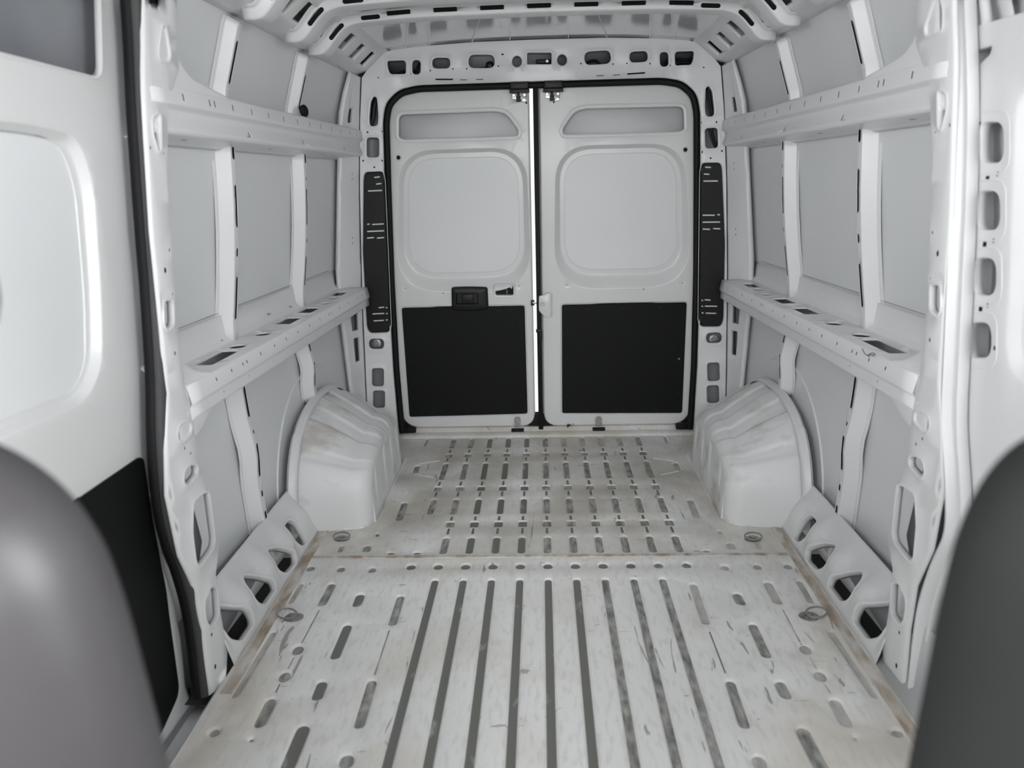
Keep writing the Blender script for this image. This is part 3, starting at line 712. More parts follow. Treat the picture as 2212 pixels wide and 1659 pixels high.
# vent grilles
def grille(sgn):
    c = VENT if sgn < 0 else mirror(VENT); f = []
    for y, x0, x1 in ((461, 140, 168), (491, 148, 175), (522, 112, 178), (672, 108, 122), (672, 130, 186), (703, 108, 187), (733, 108, 142), (733, 152, 187), (1045, 160, 188), (1046, 192, 202), (1073, 132, 188), (1072, 193, 203), (1104, 137, 186), (1101, 192, 203)):
        a, b = z8((x0, y+2), (x1, y-1))
        if sgn > 0: a, b = (-b[0], b[1]+.005), (-a[0], a[1]+.005)
        f.append(dict(c=capsule(a, b, .0075, 4), prof=[(0, 0), (-.0004, -.004)], fill=True, mat=1, L=0))
    for q in np.linspace(.53, 1.18, 24):
        if any(abs(q-g['c'][0][1]) < .02 for g in f): continue
        xq = .738 + (1.2-q)*.035*0
    o = sheet('vent_grille', offset(c, -.003), f, lambda u, v, w: Vector((u, YP+.004-w, v)), [PLAST, PAINT], L=.05, edge=[(-.003, .004), (0, 0), (0, -.008)])
    tag(o, 'tall black plastic air vent grille in the frame %s of the rear doors' % ('left' if sgn < 0 else 'right'), 'vent grille', 'black vent grilles')
grille(-1); grille(1)
# side column joining wall and portal
for s in (-1, 1):
    sd = 'left' if s < 0 else 'right'
    def fn(u, v, w, s=s):
        sh = taper(3.7)
        A_ = np.array((SKX(3.68, v)-.035, 3.675)); B_ = np.array((interp([(0, .905), (.25, .90), (.75, .885), (1.25, .86), (1.55, .836), (1.74, .815)], v), 3.795))
        p = A_+(B_-A_)*u; n_ = np.array((-(B_-A_)[1], (B_-A_)[0])); n_ = n_/np.linalg.norm(n_)
        return Vector((s*(p[0]+n_[0]*w), p[1]+n_[1]*w*1, v))
    hs = [H(rpoly([(.40, .575), (.80, .575), (.80, .70), (.40, .70)], .02), RIM), H(rpoly([(.42, .42), (.80, .42), (.80, .54), (.42, .54)], .02), RIM),
          H(rpoly([(.35, 1.535), (.62, 1.535), (.62, 1.60), (.35, 1.60)], .02), RIM)]
    for v in (1.315, 1.29, 1.02, .995): hs.append(H(ell(.62, v, .025, .004, 8), BIT, L=0))
    o = sheet('rear_corner_column', [(0, .02), (1, .02), (1, 1.735), (0, 1.735)], [dict(h) for h in hs], fn, [PAINT], L=.08, vl=list(np.arange(.3, 1.7, .1)), edge=[(0, 0), (.02, -.02)])
    tag(o, 'white vertical corner column between the %s side wall and the rear frame' % sd, 'corner column', 'rear corner columns')

# ================================================================== REAR DOORS
YD = 3.872
d2 = lambda *p: on_rear(zoompx((600, 0), 3.687, p), YD)
d6 = lambda *p: on_rear(zoompx((800, 550), 4.0475, p), YD)
dp = lambda *p: on_rear(p, YD)
def door_fn(u, v, w): return Vector((u, YD-w, v))
OUTW = .745
def leaf(s):
    xi = .050 if s < 0 else -.006
    a = [(xi, .035), (.730, .035), (.765, .3), (.775, .9), (.765, 1.4), (.75, 1.60), (.64, 1.725), (xi, 1.73)]
    a = rpoly(a, [.075, .09, .1, .1, .1, .1, .09, .004], 6)
    return [(s*x, z) for x, z in a]
# features traced on the left leaf (world x < 0)
trap = rpoly(d2((962, 912), (1740, 884), (1822, 905), (1918, 1035), (1915, 1082), (1000, 1112), (962, 1095)), [.03, .03, .05, .03, .018, .018, .018], 5)
rec = rpoly(dp((861, 325), (1137, 317), (1150, 628), (854, 634)), [.17, .17, .22, .24], 14)
rec2 = rpoly(dp((870, 334), (1127, 326), (1133, 596), (874, 602)), [.16, .16, .17, .18], 14)
line = rpoly(dp((884, 341), (1117, 336), (1119, 582), (888, 588)), [.13, .13, .15, .15], 10)
board = rpoly(dp((868, 665), (1133, 660), (1139.5, 893), (885, 900)), .012, 4)
hole_sq = rpoly(d6((1095, 275), (1250, 275), (1250, 355), (1095, 355)), .008, 4)
handle_c = d6((868, 380))[0]
door_roots = {}
for s, nm in ((-1, 'door_1'), (1, 'door_2')):
    mm = (lambda c: c) if s < 0 else mirror
    f = [dict(c=mm(trap), prof=[(.020, 0), (.014, .003), (.006, .004), (0, .001), (-.002, -.005), (-.002, -.010)]),
         dict(c=mm(rec), c2=mm(rec2), prof=[(0, 0), (.10, -.0015), (.35, -.010), (.7, -.023), (.9, -.028), (1, -.0285)], fill=True, mat=0,
              sub=[dict(c=mm(offset(rec2, -.022)), prof=[(.002, 0), (.001, -.002), (0, -.002), (-.002, -.001)], fill=True, mat=1)]),
         dict(c=offset(mm(board), .008), prof=[(0, 0), (-.003, -.003), (-.006, -.003)], fill=True, mat=0)]
    for p in ((960, 1255),):
        c = mm(d2(p))[0]; f.append(dict(c=ell(c[0], c[1], .017, .017, 18), prof=[(0, 0), (-.002, .002), (-.006, .0015), (-.007, -.004)], fill=True, mat=2, L=0))
    for p in ((307, 297), (1298, 273)):
        c = mm(d6(p))[0]; f.append(dict(c=ell(c[0], c[1], .018, .018, 18), prof=[(0, 0), (-.002, -.0015)], fill=True, L=0, sub=[dict(c=ell(c[0], c[1], .003, .003, 8), prof=[(0, 0), (0, -.003)], fill=True, mat=2, L=0)]))
    c = mm(d6((637, 338)))[0]; f.append(dict(c=ell(c[0], c[1], .0035, .0035, 8), prof=[(0, 0), (0, -.003)], fill=True, mat=2, L=0))
    if s < 0:
        f.append(dict(c=hole_sq, prof=[(.012, 0), (.007, .003), (.002, .002), (0, -.004), (0, -.03)], fill=True, mat=2))
    for p in ((1980, 820),):
        c = mm(d2(p))[0]; f.append(dict(c=ell(c[0], c[1], .005, .005, 8), prof=[(0, 0), (0, -.004)], fill=True, mat=2, L=0))
    o = sheet(nm, leaf(s), f, door_fn, [DOORP, SKIN, RUBBER], L=.06, edge=[(-.010, 0), (-.004, -.002), (0, -.008), (0, -.028)], thick=.0012, wn=True)
    tag(o, '%s white rear door leaf with a black lower lining board%s' % (('left', ' and a black inner handle') if s < 0 else ('right', ' and no inner handle')), 'door', kind='structure')
    door_roots[s] = o
    # outer skin of the leaf
    sk = leaf(s); sheet('outer_skin', offset(sk, .004) if s > 0 else [(x+(-.004 if x > -.06 else 0), z) for x, z in offset(sk, -.002)], [], lambda u, v, w: Vector((u, YD+.036-w, v)), [SKIN], o, L=.3)
    # black lining board with screws
    B_ = sheet('lining_board', mm(board), [], lambda u, v, w: Vector((u, YD-.001-w, v)), [BLACK], o, L=.3, edge=[(-.002, .0035), (0, .0015), (0, -.002)])
    B_['label'] = 'black lower lining board'
    mb = MB()
    xs_ = [p[0] for p in mm(board)]; zs_ = [p[1] for p in board]; x0, x1, z0, z1 = min(xs_), max(xs_), min(zs_), max(zs_)
    sp_ = [(.18, 1), (.82, 1), (0, .82), (0, .52), (0, .15), (1, .84), (1, .5), (1, .16), (.18, 0), (.5, 0), (.82, 0)]
    if s > 0: sp_.append((.5, 1))
    for i, (a, b) in enumerate(sp_):
        x = x0+.030+(x1-x0-.060)*a; z = z0+.022+(z1-z0-.044)*b
        mb = MB(); mb.disc((x, YD-.0045, z), (0, -1, 0), .005, .0025, 12)
        q = mb.build('screw', STEEL if (s > 0 and i == 6) else PLAST, B_)
        if s > 0 and i == 6: q['label'] = 'bright bare screw head'
# handle on the left leaf
dl = door_roots[-1]
hc = rpoly(d6((712, 284), (868, 278), (1024, 284), (1032, 470), (955, 484), (868, 488), (785, 486), (716, 478)), [.012, .05, .012, .012, .03, .05, .03, .012], 4)
gr = rpoly(d6((752, 330), (945, 330), (948, 430), (752, 432)), .008, 4)
hd = sheet('door_handle', hc, [dict(c=gr, prof=[(0, 0), (-.002, -.002), (-.004, -.014)], fill=True)], lambda u, v, w: Vector((u, YD-.016-w, v)), [PLAST], dl, L=.1, edge=[(-.006, .004), (-.002, .001), (0, -.004), (.001, -.014)])
hd['label'] = 'black plastic inner release handle'
g2 = d6((800, 345), (900, 345), (905, 415), (800, 418)); mb = MB(); mb.box((g2[0][0], YD-.016, g2[2][1]), (g2[1][0], YD-.006, g2[0][1]), .003); mb.build('pull_lever', PLAST, hd)
# screw bosses etc in the square opening
mb = MB(); c = d6((1190, 330))[0]; mb.tube([(c[0], YD+.02, c[1]-.02), (c[0]+.002, YD+.01, c[1]), (c[0], YD+.02, c[1]+.02)], .004, 8)
for p in ((1122, 284), (1232, 290)): c = d6(p)[0]; mb.disc((c[0], YD+.014, c[1]), (0, -1, 0), .006, .004, 12)
mb.build('latch_rod', STEEL, dl)
# upper catches: black box on the header with a plated bracket on each leaf
for s in (-1, 1):
    X = -.098 if s < 0 else .078
    xx = hit(1122 if s < 0 else 1195, 187, yplane(3.83)).x; zz = hit(1122, 187, yplane(3.83)).z
    root = empty('door_catch', (xx, 3.83, zz))
    def bx(mb, a, b, bev=.002): mb.box(a, b, bev)
    mb = MB(); mb.box((-.042, -.018, -.012), (.042, .03, .022), .004); mb.box((-.046, -.010, -.026), (.046, .03, -.012), .002); mb.build('catch_body', PLAST, root)
    mb = MB(); mb.box((-.018, -.022, .010), (.018, -.014, .020), .003); mb.build('catch_cap', PLAST, root)
    mb = MB(); mb.box((-.036, .026, -.052), (.030, .034, -.026), .001); mb.box((.008, .026, -.064), (.030, .034, -.05), .001)
    for a, b in ((-.028, -.034), (.022, -.034), (.020, -.057)): mb.disc((a, .026, b), (0, -1, 0), .007, .004, 12)
    mb.build('plated_bracket', STEEL, root)
    mb = MB(); mb.box((-.016, .008, -.064), (.004, .030, -.038), .003); mb.box((-.012, .0, -.050), (0, .012, -.026), .002); mb.build('latch_hook', PLAST, root)
    tag(root, 'black and zinc catch at the top of the %s rear door' % ('left' if s < 0 else 'right'), 'door catch', 'top door catches')
# bottom brackets and rubber feet
for s, (px, py) in ((-1, (1118, 912)), (1, (1293, 911))):
    h = hit(px, py, yplane(YD-.01)); root = empty('door_bracket', (h.x, YD-.01, .02))
    pl = capsule((0, h.z-.02+.03), (0, -.0), .032, 8); t = .004
    V = [(a, 0, b) for a, b in pl]+[(a, -t, b) for a, b in pl]; N = len(pl)
    obj('bracket_plate', V, [list(range(N)), list(range(N, 2*N))[::-1]]+[(i, (i+1) % N, N+(i+1) % N, N+i) for i in range(N)], DULL, root)
    for z in (h.z-.02+.016, h.z-.02-.012):
        mb = MB(); mb.disc((0, -t, z), (0, -1, 0), .0075, .004, 14); mb.build('screw', STEEL, root)
    mb = MB(); mb.box((-.032, -.028, -.002), (.032, .002, .012), .003); mb.build('rubber_foot', RUBBER, root)
    tag(root, 'small grey two-screw bracket on a rubber foot below the %s rear door' % ('left' if s < 0 else 'right'), 'bracket', 'door foot brackets')
# centre: rubber strip on the right leaf edge, latch keeper, striker
V = []
mb = MB(); mb.box((-.033, 3.850, .02), (-.009, 3.888, 1.70), .003); o = mb.build('edge_rubber', RUBBER, door_roots[1]); o['label'] = 'black rubber strip where the two leaves meet'
pl = rpoly(d6((1475, 355), (1515, 350), (1545, 330), (1580, 330), (1580, 540), (1545, 545), (1500, 510), (1475, 480)), .008, 3); pl = [(x+.0, z) for x, z in pl]
o = sheet('striker_plate', pl, [], lambda u, v, w: Vector((u, YD-.026-w, v)), [DOORP], door_roots[1], L=.1, edge=[(-.003, .002), (0, 0), (0, -.02)])
c = d6((1505, 427))[0]; mb = MB(); mb.disc((c[0]-.0, YD-.027, c[1]), (0, -1, 0), .010, .005, 16); mb.build('striker_bolt', STEEL, door_roots[1])
c = d6((1425, 420))[0]; mb = MB(); mb.box((c[0]-.012, YD-.012, c[1]-.013), (c[0]+.006, YD+.01, c[1]+.013), .002); mb.build('latch_slot', PLAST, dl)
mb = MB(); mb.box((c[0]-.004, YD-.018, c[1]-.004), (c[0]+.022, YD-.008, c[1]+.006), .001); mb.build('latch_tongue', STEEL, dl)
c = d6((1470, 655))[0]; mb = MB(); mb.box((c[0]-.012, YD-.035, c[1]-.010), (c[0]+.016, YD-.024, c[1]+.008), .002); mb.box((c[0]+.004, YD-.034, c[1]-.052), (c[0]+.018, YD-.024, c[1]+.006), .002)
mb.build('keeper', PLAST, door_roots[1])
# small hook at the foot of the right leaf
ll = dp((1228, 919))[0]; mb = MB(); mb.tube([(ll[0]-.004, YD-.012, ll[1]-.02), (ll[0]-.004, YD-.012, ll[1]+.004), (ll[0]+.010, YD-.012, ll[1]+.006)], .005, 8); mb.build('bottom_hook', PLAST, door_roots[1])
for p in ((352, 1485), (395, 1485)):
    c = on_rear(zoompx((1140, 550), 4.0475, [p]), YD)[0]; mb = MB(); mb.disc((c[0], YD-.003, c[1]), (0, -1, 0), .006, .004, 12); mb.build('screw', STEEL, door_roots[1])
mb = MB(); c = on_rear(zoompx((1140, 550), 4.0475, [(385, 1515)]), YD)[0]; mb.box((c[0]-.012, YD-.016, c[1]-.008), (c[0]+.016, YD-.006, c[1]+.008), .002); mb.build('foot_catch', STEEL, door_roots[1])
# rubber door seal round the opening
mb = MB(); mb.tube([(x, 3.842, z) for x, z in sealP], .0145, 10)
o = mb.build('rear_door_seal', RUBBER); tag(o, 'black rubber seal framing the pair of rear doors', 'door seal')
mb = MB(); mb.box((-.76, 3.912, .0), (.76, 3.922, .10), .004)
for a in (-.745, .745): mb.box((a-.04, 3.890, .0), (a+.05, 3.906, .20), .004)
for a in (-.695, .695): mb.box((a-.03, 3.835, .018), (a+.03, 3.87, .045), .006)
mb.box((-.085, 3.876, .0), (.040, 3.886, .10), .003)
mb.build('sill_rubber', RUBBER, o)

# ================================================================== B PILLARS
pil = [(383, -12), (385, 80), (388, 150), (372, 205), (364, 225), (365, 400), (379, 617), (388, 725), (393, 780), (403, 850), (414, 883), (428, 970), (444, 1045), (458, 1094), (476, 1167), (468, 1240), (480, 1333), (493, 1406), (488, 1479),
       (456, 1502), (440, 1362), (424, 1274), (390, 1200), (378, 1143), (363, 1070), (361, 947), (363, 850), (350, 700), (330, 500), (315, 250), (312, 100), (310, -12)]
ph = [([(351, 58), (356, 60), (366, 118), (362, 131), (343, 126), (344, 100)], 4), ([(344, 246), (345, 322), (341, 326), (330, 285), (329, 256)], 3), ([(353, 652), (371, 649), (373, 700), (360, 712), (355, 700)], 4),
      ([(384, 925), (400, 912), (411, 916), (411, 932), (392, 953), (384, 948)], 6), ([(398, 1017), (414, 1004), (424, 1007), (424, 1023), (404, 1047), (397, 1042)], 6),
      ([(417, 1086), (440, 1066), (449, 1064), (462, 1165), (459, 1182), (431, 1222), (424, 1216), (416, 1150)], 5), ([(442, 1300), (455, 1268), (466, 1270), (470, 1332), (456, 1353), (448, 1347), (443, 1325)], 5)]
small = [(325, 319, .005), (354, 332, .004), (357, 584, .008), (366, 540, .005), (346, 635, .004), (373, 635, .004), (378, 763, .006), (399, 968, .005), (412, 979, .005), (391, 900, .004), (405, 893, .004), (457, 1371, .006), (465, 1440, .008), (421, 899, .004)]
outl = on_side(pil); zlim = 1.76
for s in (-1, 1):
    sd = 'left' if s < 0 else 'right'
    o_ = [(a, min(b, 1.76)) for a, b in outl]
    f = []
    for i_, (P, r) in enumerate(ph):
        if s > 0 and i_ == 0: P = [(2022, -6), (2000, 58), (2002, 76), (2036, 66), (2037, 20), (2030, -6)]
        f.append(H(rpoly(on_side(P), .012, 4), [(.009, 0), (.005, .003), (.001, .002), (0, -.003), (0, -.012)], L=.04))
    for a, b, r in small:
        c = on_side([(a, b)])[0]; f.append(H(ell(c[0], c[1], r*.8, r, 10), BIT, L=0))
    fn = lambda u, v, w, s=s: Vector((s*(INX(u, v)-w), u, v))
    P = sheet('door_pillar', o_, f, fn, [PAINT], L=.05, grid=.05, edge=[(-.006, 0), (-.002, -.002), (0, -.006), (.001, -.009)], thick=.0015)
    tag(P, 'tall white %s pillar with oval and rectangular openings ahead of the load bay' % sd, 'pillar', 'tall side pillars')
# gussets joining rails to pillars
for s in (-1, 1):
    sd = 'left' if s < 0 else 'right'
    g = on_side([(383, 0), (400, 30), (402, 130), (430, 165), (470, 182), (520, 200), (520, 225), (385, 195)]) if False else None
    gp = [(1.93, 1.74), (1.965, 1.74), (1.985, 1.66), (2.00, 1.58), (2.07, 1.535), (2.30, 1.51), (2.30, 1.48), (1.90, 1.47), (1.92, 1.6)]
    fn = lambda u, v, w, s=s: Vector((s*(INX(u, v)+.002-w), u, v))
    o = sheet('rail_gusset', rpoly(gp, .05, 5), [], fn, [PAINT], L=.05, grid=.05, edge=[(-.004, 0), (0, -.003), (0, -.010)])
    tag(o, 'curved white %s gusset joining the upper rail to the tall pillar' % sd, 'gusset', 'rail gussets')
    fn2 = lambda u, v, w, s=s: Vector((s*(INX(u, v)+.0-w+.10*max(0, min(1, (v-.79)/.09))), u, v))
    gp = [(1.80, .64), (1.90, .66), (1.97, .69), (2.02, .715), (2.02, .795), (1.96, .80), (1.93, .87), (1.80, .87)]
    o = sheet('waist_gusset', rpoly(gp, .03, 4), [], fn2, [PAINT], L=.04, grid=.03, edge=[(-.004, -.001), (0, -.003), (0, -.010)])
    tag(o, 'folded white %s gusset joining the waist rail to the tall pillar' % sd, 'gusset', 'rail gussets')

# ================================================================== SLIDING DOOR SIDE (left)
sl = [(290, -8), (297, 100), (304, 250), (318, 450), (333, 650), (343, 820), (346, 960), (356, 1080), (372, 1160), (396, 1230), (415, 1300), (428, 1380), (441, 1500)]
h3 = [hit(*p, sidep(.022)) for p in sl]
P = [tuple(h) for h in h3]
# smooth the path
A = np.array(P); tt = np.arange(len(A)); ti = np.linspace(0, len(A)-1, 60)
def cr(A, ti):
    out = []
    for t in ti:
        i = min(int(t), len(A)-2); f = t-i; p0, p1, p2, p3 = A[max(i-1, 0)], A[i], A[i+1], A[min(i+2, len(A)-1)]
        out.append(.5*((2*p1)+(-p0+p2)*f+(2*p0-5*p1+4*p2-p3)*f*f+(-p0+3*p1-3*p2+p3)*f**3))
    return out
SP = cr(A, ti)
mb = MB(); mb.tube([Vector(p) for p in SP], .0185, 12)
o = mb.build('sliding_door_seal', RUBGREY); tag(o, 'thick dark grey rubber seal running down the sliding door edge', 'door seal')
mb = MB(); mb.tube([Vector(p)+Vector((-.012, -.010, 0)) for p in SP], .015, 10); mb.build('seal_lip', RUBBER, o)
# door leaf
def od(pts): return on_side(pts, .075)
leafc = [(278, -12), (286, 100), (296, 250), (308, 450), (320, 650), (326, 820), (330, 960), (336, 1080), (345, 1160), (360, 1230), (380, 1300), (395, 1380), (404, 1480), (420, 1520)]
lc = od(leafc); ymin = .78
lo = [(a, min(b, 1.80)) for a, b in lc]
lo = lo + [(lo[-1][0]-.02, -.07), (ymin, -.07), (ymin, 1.80)]
fnl = lambda u, v, w: Vector((-(INX(u, v)+.075-w), u, v))
w1 = rpoly(od([(216, 168), (211, -30), (-250, -60), (-250, 48)]), .03, 5)
c = od([(0, 262), (110, 275), (185, 300), (208, 420), (222, 640), (222, 800), (200, 862), (0, 940)])
w2b = rpoly(od([(-240, 262), (60, 286), (150, 308), (182, 400), (203, 640), (205, 790), (176, 848), (60, 893), (-240, 1035)]), [.02, .06, .08, .1, .1, .08, .08, .06, .02], 8)
w2 = rpoly(od([(-260, 235), (60, 264), (170, 290), (205, 400), (222, 640), (224, 790), (190, 870), (60, 925), (-260, 1080)]), [.02, .06, .08, .1, .1, .08, .08, .06, .02], 6)
c = od([(0, 285), (100, 292), (160, 312), (180, 420), (200, 640), (208, 800), (180, 850), (0, 915)])
bd = od([(178, 1072), (300, 988), (308, 992), (330, 1140), (356, 1270), (370, 1380), (386, 1495), (360, 1530), (338, 1580)])
bd = [(.92, bd[0][1]-.02)]+bd[:7]+[(bd[7][0]-.05, -.03), (.92, -.03)]
bd = rpoly(bd, [.01, .01, .008, .01, .03, .03, .03, .03, .02, .01], 4)
fl = [dict(c=w1, prof=[(.012, 0), (.006, .003), (0, 0), (-.001, -.008)]),
      dict(c=w2, prof=[(0, 0), (-.005, -.003), (-.014, -.018), (-.018, -.021)], fill=True, mat=0, sub=[dict(c=w2b, prof=[(.002, 0), (.001, -.003), (-.001, -.003)], fill=True, mat=1)]),
      dict(c=offset(bd, .006), prof=[(0, 0), (-.004, -.003)], fill=True, mat=0)]
sd_ = sheet('door_3', lo, fl, fnl, [DOORP, SKIN], L=.05, grid=.06, edge=[(-.016, 0), (-.006, -.002), (0, -.008), (0, -.03)], wn=True)
tag(sd_, 'closed white sliding side door with rounded recess and black lower lining', 'sliding door', kind='structure')
o = sheet('lining_board', bd, [], lambda u, v, w: fnl(u, v, w+.001), [BLACK], sd_, L=.05, grid=.08, edge=[(-.002, .003), (0, .001), (0, -.003)]); o['label'] = 'black lower lining board'
sheet('outer_skin', [(ymin, -.1), (1.86, -.1), (1.86, 1.84), (ymin, 1.84)], [], lambda u, v, w: Vector((-(INX(u, v)+.165-w), u, v)), [SKIN], sd_, L=.2, grid=.1)
# painted door-post flange between door and seal, and step well
mb = MB()
V = []; Fc = []
sec = [(-.862, .0), (-.872, -.006), (-.885, -.055), (-.95, -.075), (-1.02, -.08)]
ys_ = np.linspace(.5, 1.80, 14)
V = [(x, y, z) for y in ys_ for x, z in sec]; Fc = [(i*5+j, i*5+j+1, (i+1)*5+j+1, (i+1)*5+j) for i in range(13) for j in range(4)]
st = obj('trim_4', V, Fc, PAINT, thick=.002); tag(st, 'white stepped sill below the sliding door at the floor edge', 'sill', kind='structure')
# header over the sliding door
for s in (-1, 1):
    pass

# ================================================================== RIGHT FRONT WALL
def ord_(pts): return on_side(pts, .045)
ys0, ys1 = .80, 1.93
fnr = lambda u, v, w: Vector((INX(u, v)+.045-w, u, v))
f = []
ovals = [(2141, 308, 52, 88), (2134, 455, 50, 84), (2126, 598, 49, 80), (2115, 735, 50, 76)]
for (cx_, cy_, w_, h_) in ovals:
    c = ord_([(cx_-w_/2, cy_-h_/2), (cx_+w_/2, cy_-h_/2), (cx_+w_/2, cy_+h_/2), (cx_-w_/2, cy_+h_/2)])
    f.append(H(rpoly(c, .032, 8), [(.006, 0), (.002, -.001), (0, -.004), (-.001, -.02)], L=.04))
for a, b in ((2117, 268), (2107, 391), (2155, 376), (2100, 533), (2146, 520), (2093, 674), (2133, 660), (2148, 752)):
    c = ord_([(a, b)])[0]; f.append(H(ell(c[0], c[1], .005, .006, 10), BIT, L=0))
for a, b in ((2133, 386), (2127, 528), (2118, 668)):
    c = ord_([(a, b)])[0]; f.append(H(rrect(c[0], c[1], .016, .012, .001, 1), BIT, L=0))
f.append(H(rpoly(ord_([(2095, 113), (2143, 97), (2138, 118), (2099, 155)]), .006, 3), RIM, L=.04))
big = ord_([(2212, 330), (2190, 235), (2182, 400), (2175, 640), (2165, 720), (2180, 800), (2212, 835)])
c = ord_([(2205, 190), (2190, 240), (2184, 420), (2177, 640), (2168, 740), (2180, 805), (2205, 830)])
f.append(H(rpoly(ord_([(2083, 64), (2078, -25), (2110, -25), (2119, 54)]), .006, 3), RIM, L=.04))
f.append(H(rpoly(ord_([(2129, 51), (2121, -25), (2330, -25), (2330, -8)]), .012, 3), RIM, L=.04))
bigc = rpoly([(1.0, c[0][1]+.03)]+c+[(1.0, c[-1][1]-.05)], .05, 5)
f.append(dict(c=bigc, prof=[(0, 0), (-.008, -.003), (-.022, -.016), (-.030, -.020)], fill=True, mat=0, sub=[dict(c=offset(bigc, -.045), prof=[(.001, 0), (0, -.002)], fill=True, mat=1)]))
fw = sheet('front_side_panel', [(ys0, -.03), (1.60, -.03), (1.66, .25), (1.74, .5), (1.76, .75), (1.80, 1.1), (1.86, 1.4), (1.92, 1.76), (ys0, 1.76)], f, fnr, [PAINT, SKIN], L=.05, grid=.06, edge=[(-.006, 0), (-.002, -.002), (0, -.008), (0, -.06)])
fw.name = 'wall_front'
tag(fw, 'white front side wall with a column of four tall oval openings', 'wall', kind='structure')
# pressed frames round the ovals
mb = MB()
for (cx_, cy_, w_, h_) in ovals:
    c = ord_([(cx_-w_/2, cy_-h_/2), (cx_+w_/2, cy_-h_/2), (cx_+w_/2, cy_+h_/2), (cx_-w_/2, cy_+h_/2)])
    c = offset(rpoly(c, .012, 3), .022); mb.tube([fnr(a, b, -.0005) for a, b in subdiv(c, .05)], .0025, 6, closed=True)
mb.build('pressed_frame', PAINT, fw)
sheet('outer_skin', [(ys0, -.1), (1.95, -.1), (1.95, 1.84), (ys0, 1.84)], [], lambda u, v, w: Vector((INX(u, v)+.125-w, u, v)), [SKIN], fw, L=.2, grid=.1)
# double bright ridge of the right pillar's front edge
rp = [(2055, -8), (2062, 200), (2060, 400), (2052, 600), (2045, 760), (2040, 900), (2048, 1050), (2046, 1150), (2015, 1225), (1985, 1330), (1965, 1500)]
A = np.array([tuple(hit(*p, sidep(.012))) for p in rp]); RP = cr(A, np.linspace(0, len(A)-1, 50))
V = []; Fc = []
prof = [(.030, -.012), (.008, -.004), (.0, .008), (-.008, .009), (-.014, .0), (-.018, -.018), (-.028, -.020), (-.031, -.008), (-.038, -.008), (-.042, -.03)]
for i, p in enumerate(RP):
    V += [(p[0]-b, p[1]+a, p[2]) for a, b in prof]
    if i: Fc += [((i-1)*10+j, (i-1)*10+j+1, i*10+j+1, i*10+j) for j in range(9)]
o = obj('pillar_flange', V, Fc, PAINT, ang=60, thick=.0015)
tag(o, 'bright double-folded white edge flange of the right pillar', 'flange')
# floor side edge in front on the right
mb = MB(); mb.box((.862, .5, -.02), (1.0, 1.75, .0)); V = mb.V
o = obj('trim_5', [(.862, .5, 0), (.862, 1.90, 0), (.895, 1.90, .03), (.895, .5, .03), (.91, .5, .2), (.91, 1.72, .2)], [(0, 1, 2, 3), (3, 2, 5, 4)], PAINT, thick=.002)
tag(o, 'white rising edge of the floor below the front side wall', 'sill', kind='structure')

# ================================================================== TIE-DOWN RINGS
rings = [(-.772, 2.105, 20, 'ring lying beside the floor edge just in front of the seam on the left, wire raised'), (.765, 2.10, 160, 'ring by the right floor edge in front of the seam'),
         (-.757, 2.645, 80, 'ring in front of the left wheel arch'), (.735, 2.615, 110, 'ring in front of the right wheel arch')]
rl = ['steel tie-down ring on the left floor edge in front of the cross seam', 'steel tie-down ring on the right floor edge in front of the cross seam',
      'steel tie-down ring just in front of the left wheel arch', 'steel tie-down ring just in front of the right wheel arch']
for (x, y, a, _), lb in zip(rings, rl):
    root = empty('tie_down_ring', (x, y, 0)); sg = -1 if x < 0 else 1
    mb = MB(); mb.add(*(lambda R: ([R[i] for i in range(len(R))], [list(range(16)), *[(i, (i+1) % 16, 16+(i+1) % 16, 16+i) for i in range(16)], list(range(16, 32))]))(
        [Vector((.030*math.cos(2*math.pi*k/16), .026*math.sin(2*math.pi*k/16), .0015)) for k in range(16)]+[Vector((.022*math.cos(2*math.pi*k/16), .019*math.sin(2*math.pi*k/16), .006)) for k in range(16)]))
    mb.build('base_cup', DULL, root)
    mb = MB(); mb.disc((0, 0, .005), (0, 0, 1), .010, .005, 12, .002); mb.build('bolt', STEEL, root)
    mb = MB(); dx = math.cos(math.radians(a)); dy = math.sin(math.radians(a)) * (-1 if a == 80 or a == 110 else 1)
    if a in (20, 160): C0 = Vector((sg*.022, .004, .012)); ax1 = Vector((1, 0, .12*sg)); ax2 = Vector((0, .9, .25))
    else: C0 = Vector((0, -.004, .014)); ax1 = Vector((1, 0, 0)); ax2 = Vector((0, .8, .3))
    mb.tube([C0+ax1*.030*math.cos(t)+ax2*.022*math.sin(t) for t in np.linspace(0, 2*math.pi, 25)[:-1]], .0028, 8, closed=True); mb.build('wire_ring', STEEL, root)
    tag(root, lb, 'tie-down ring', 'floor tie-down rings')

# ================================================================== CABLES, CLIPS AND SMALL PARTS
def cable(name, P, r, lb, cat, mt=PLAST, group=None):
    mb = MB(); A = np.array(P, float); mb.tube([Vector(p) for p in cr(A, np.linspace(0, len(A)-1, 6*len(A)))], r, 8); o = mb.build(name, mt); tag(o, lb, cat, group); return o
def on3(zf, p, Y): h = hit(*zf(p), yplane(Y)); return tuple(h)
zz2 = lambda p: (600+p[0]/3.687, p[1]/3.687); zz3 = lambda p: (1100+p[0]/3.687, p[1]/3.687); zz8 = lambda p: (740+p[0]/2.0733, 160+p[1]/2.0733)
cable('cable', [on3(zz2, p, YP+.05) for p in ((880, 610), (960, 585), (1000, 570), (1040, 580), (1100, 560), (1130, 500))], .006, 'black cable loop inside the header openings at the left end', 'cable', group='cables in the rear header')
cable('cable', [on3(zz2, p, YP+.05) for p in ((1600, 550), (1660, 540), (1670, 505), (1700, 500), (1720, 530))], .006, 'black cable curl inside the large oval opening left of centre', 'cable', group='cables in the rear header')
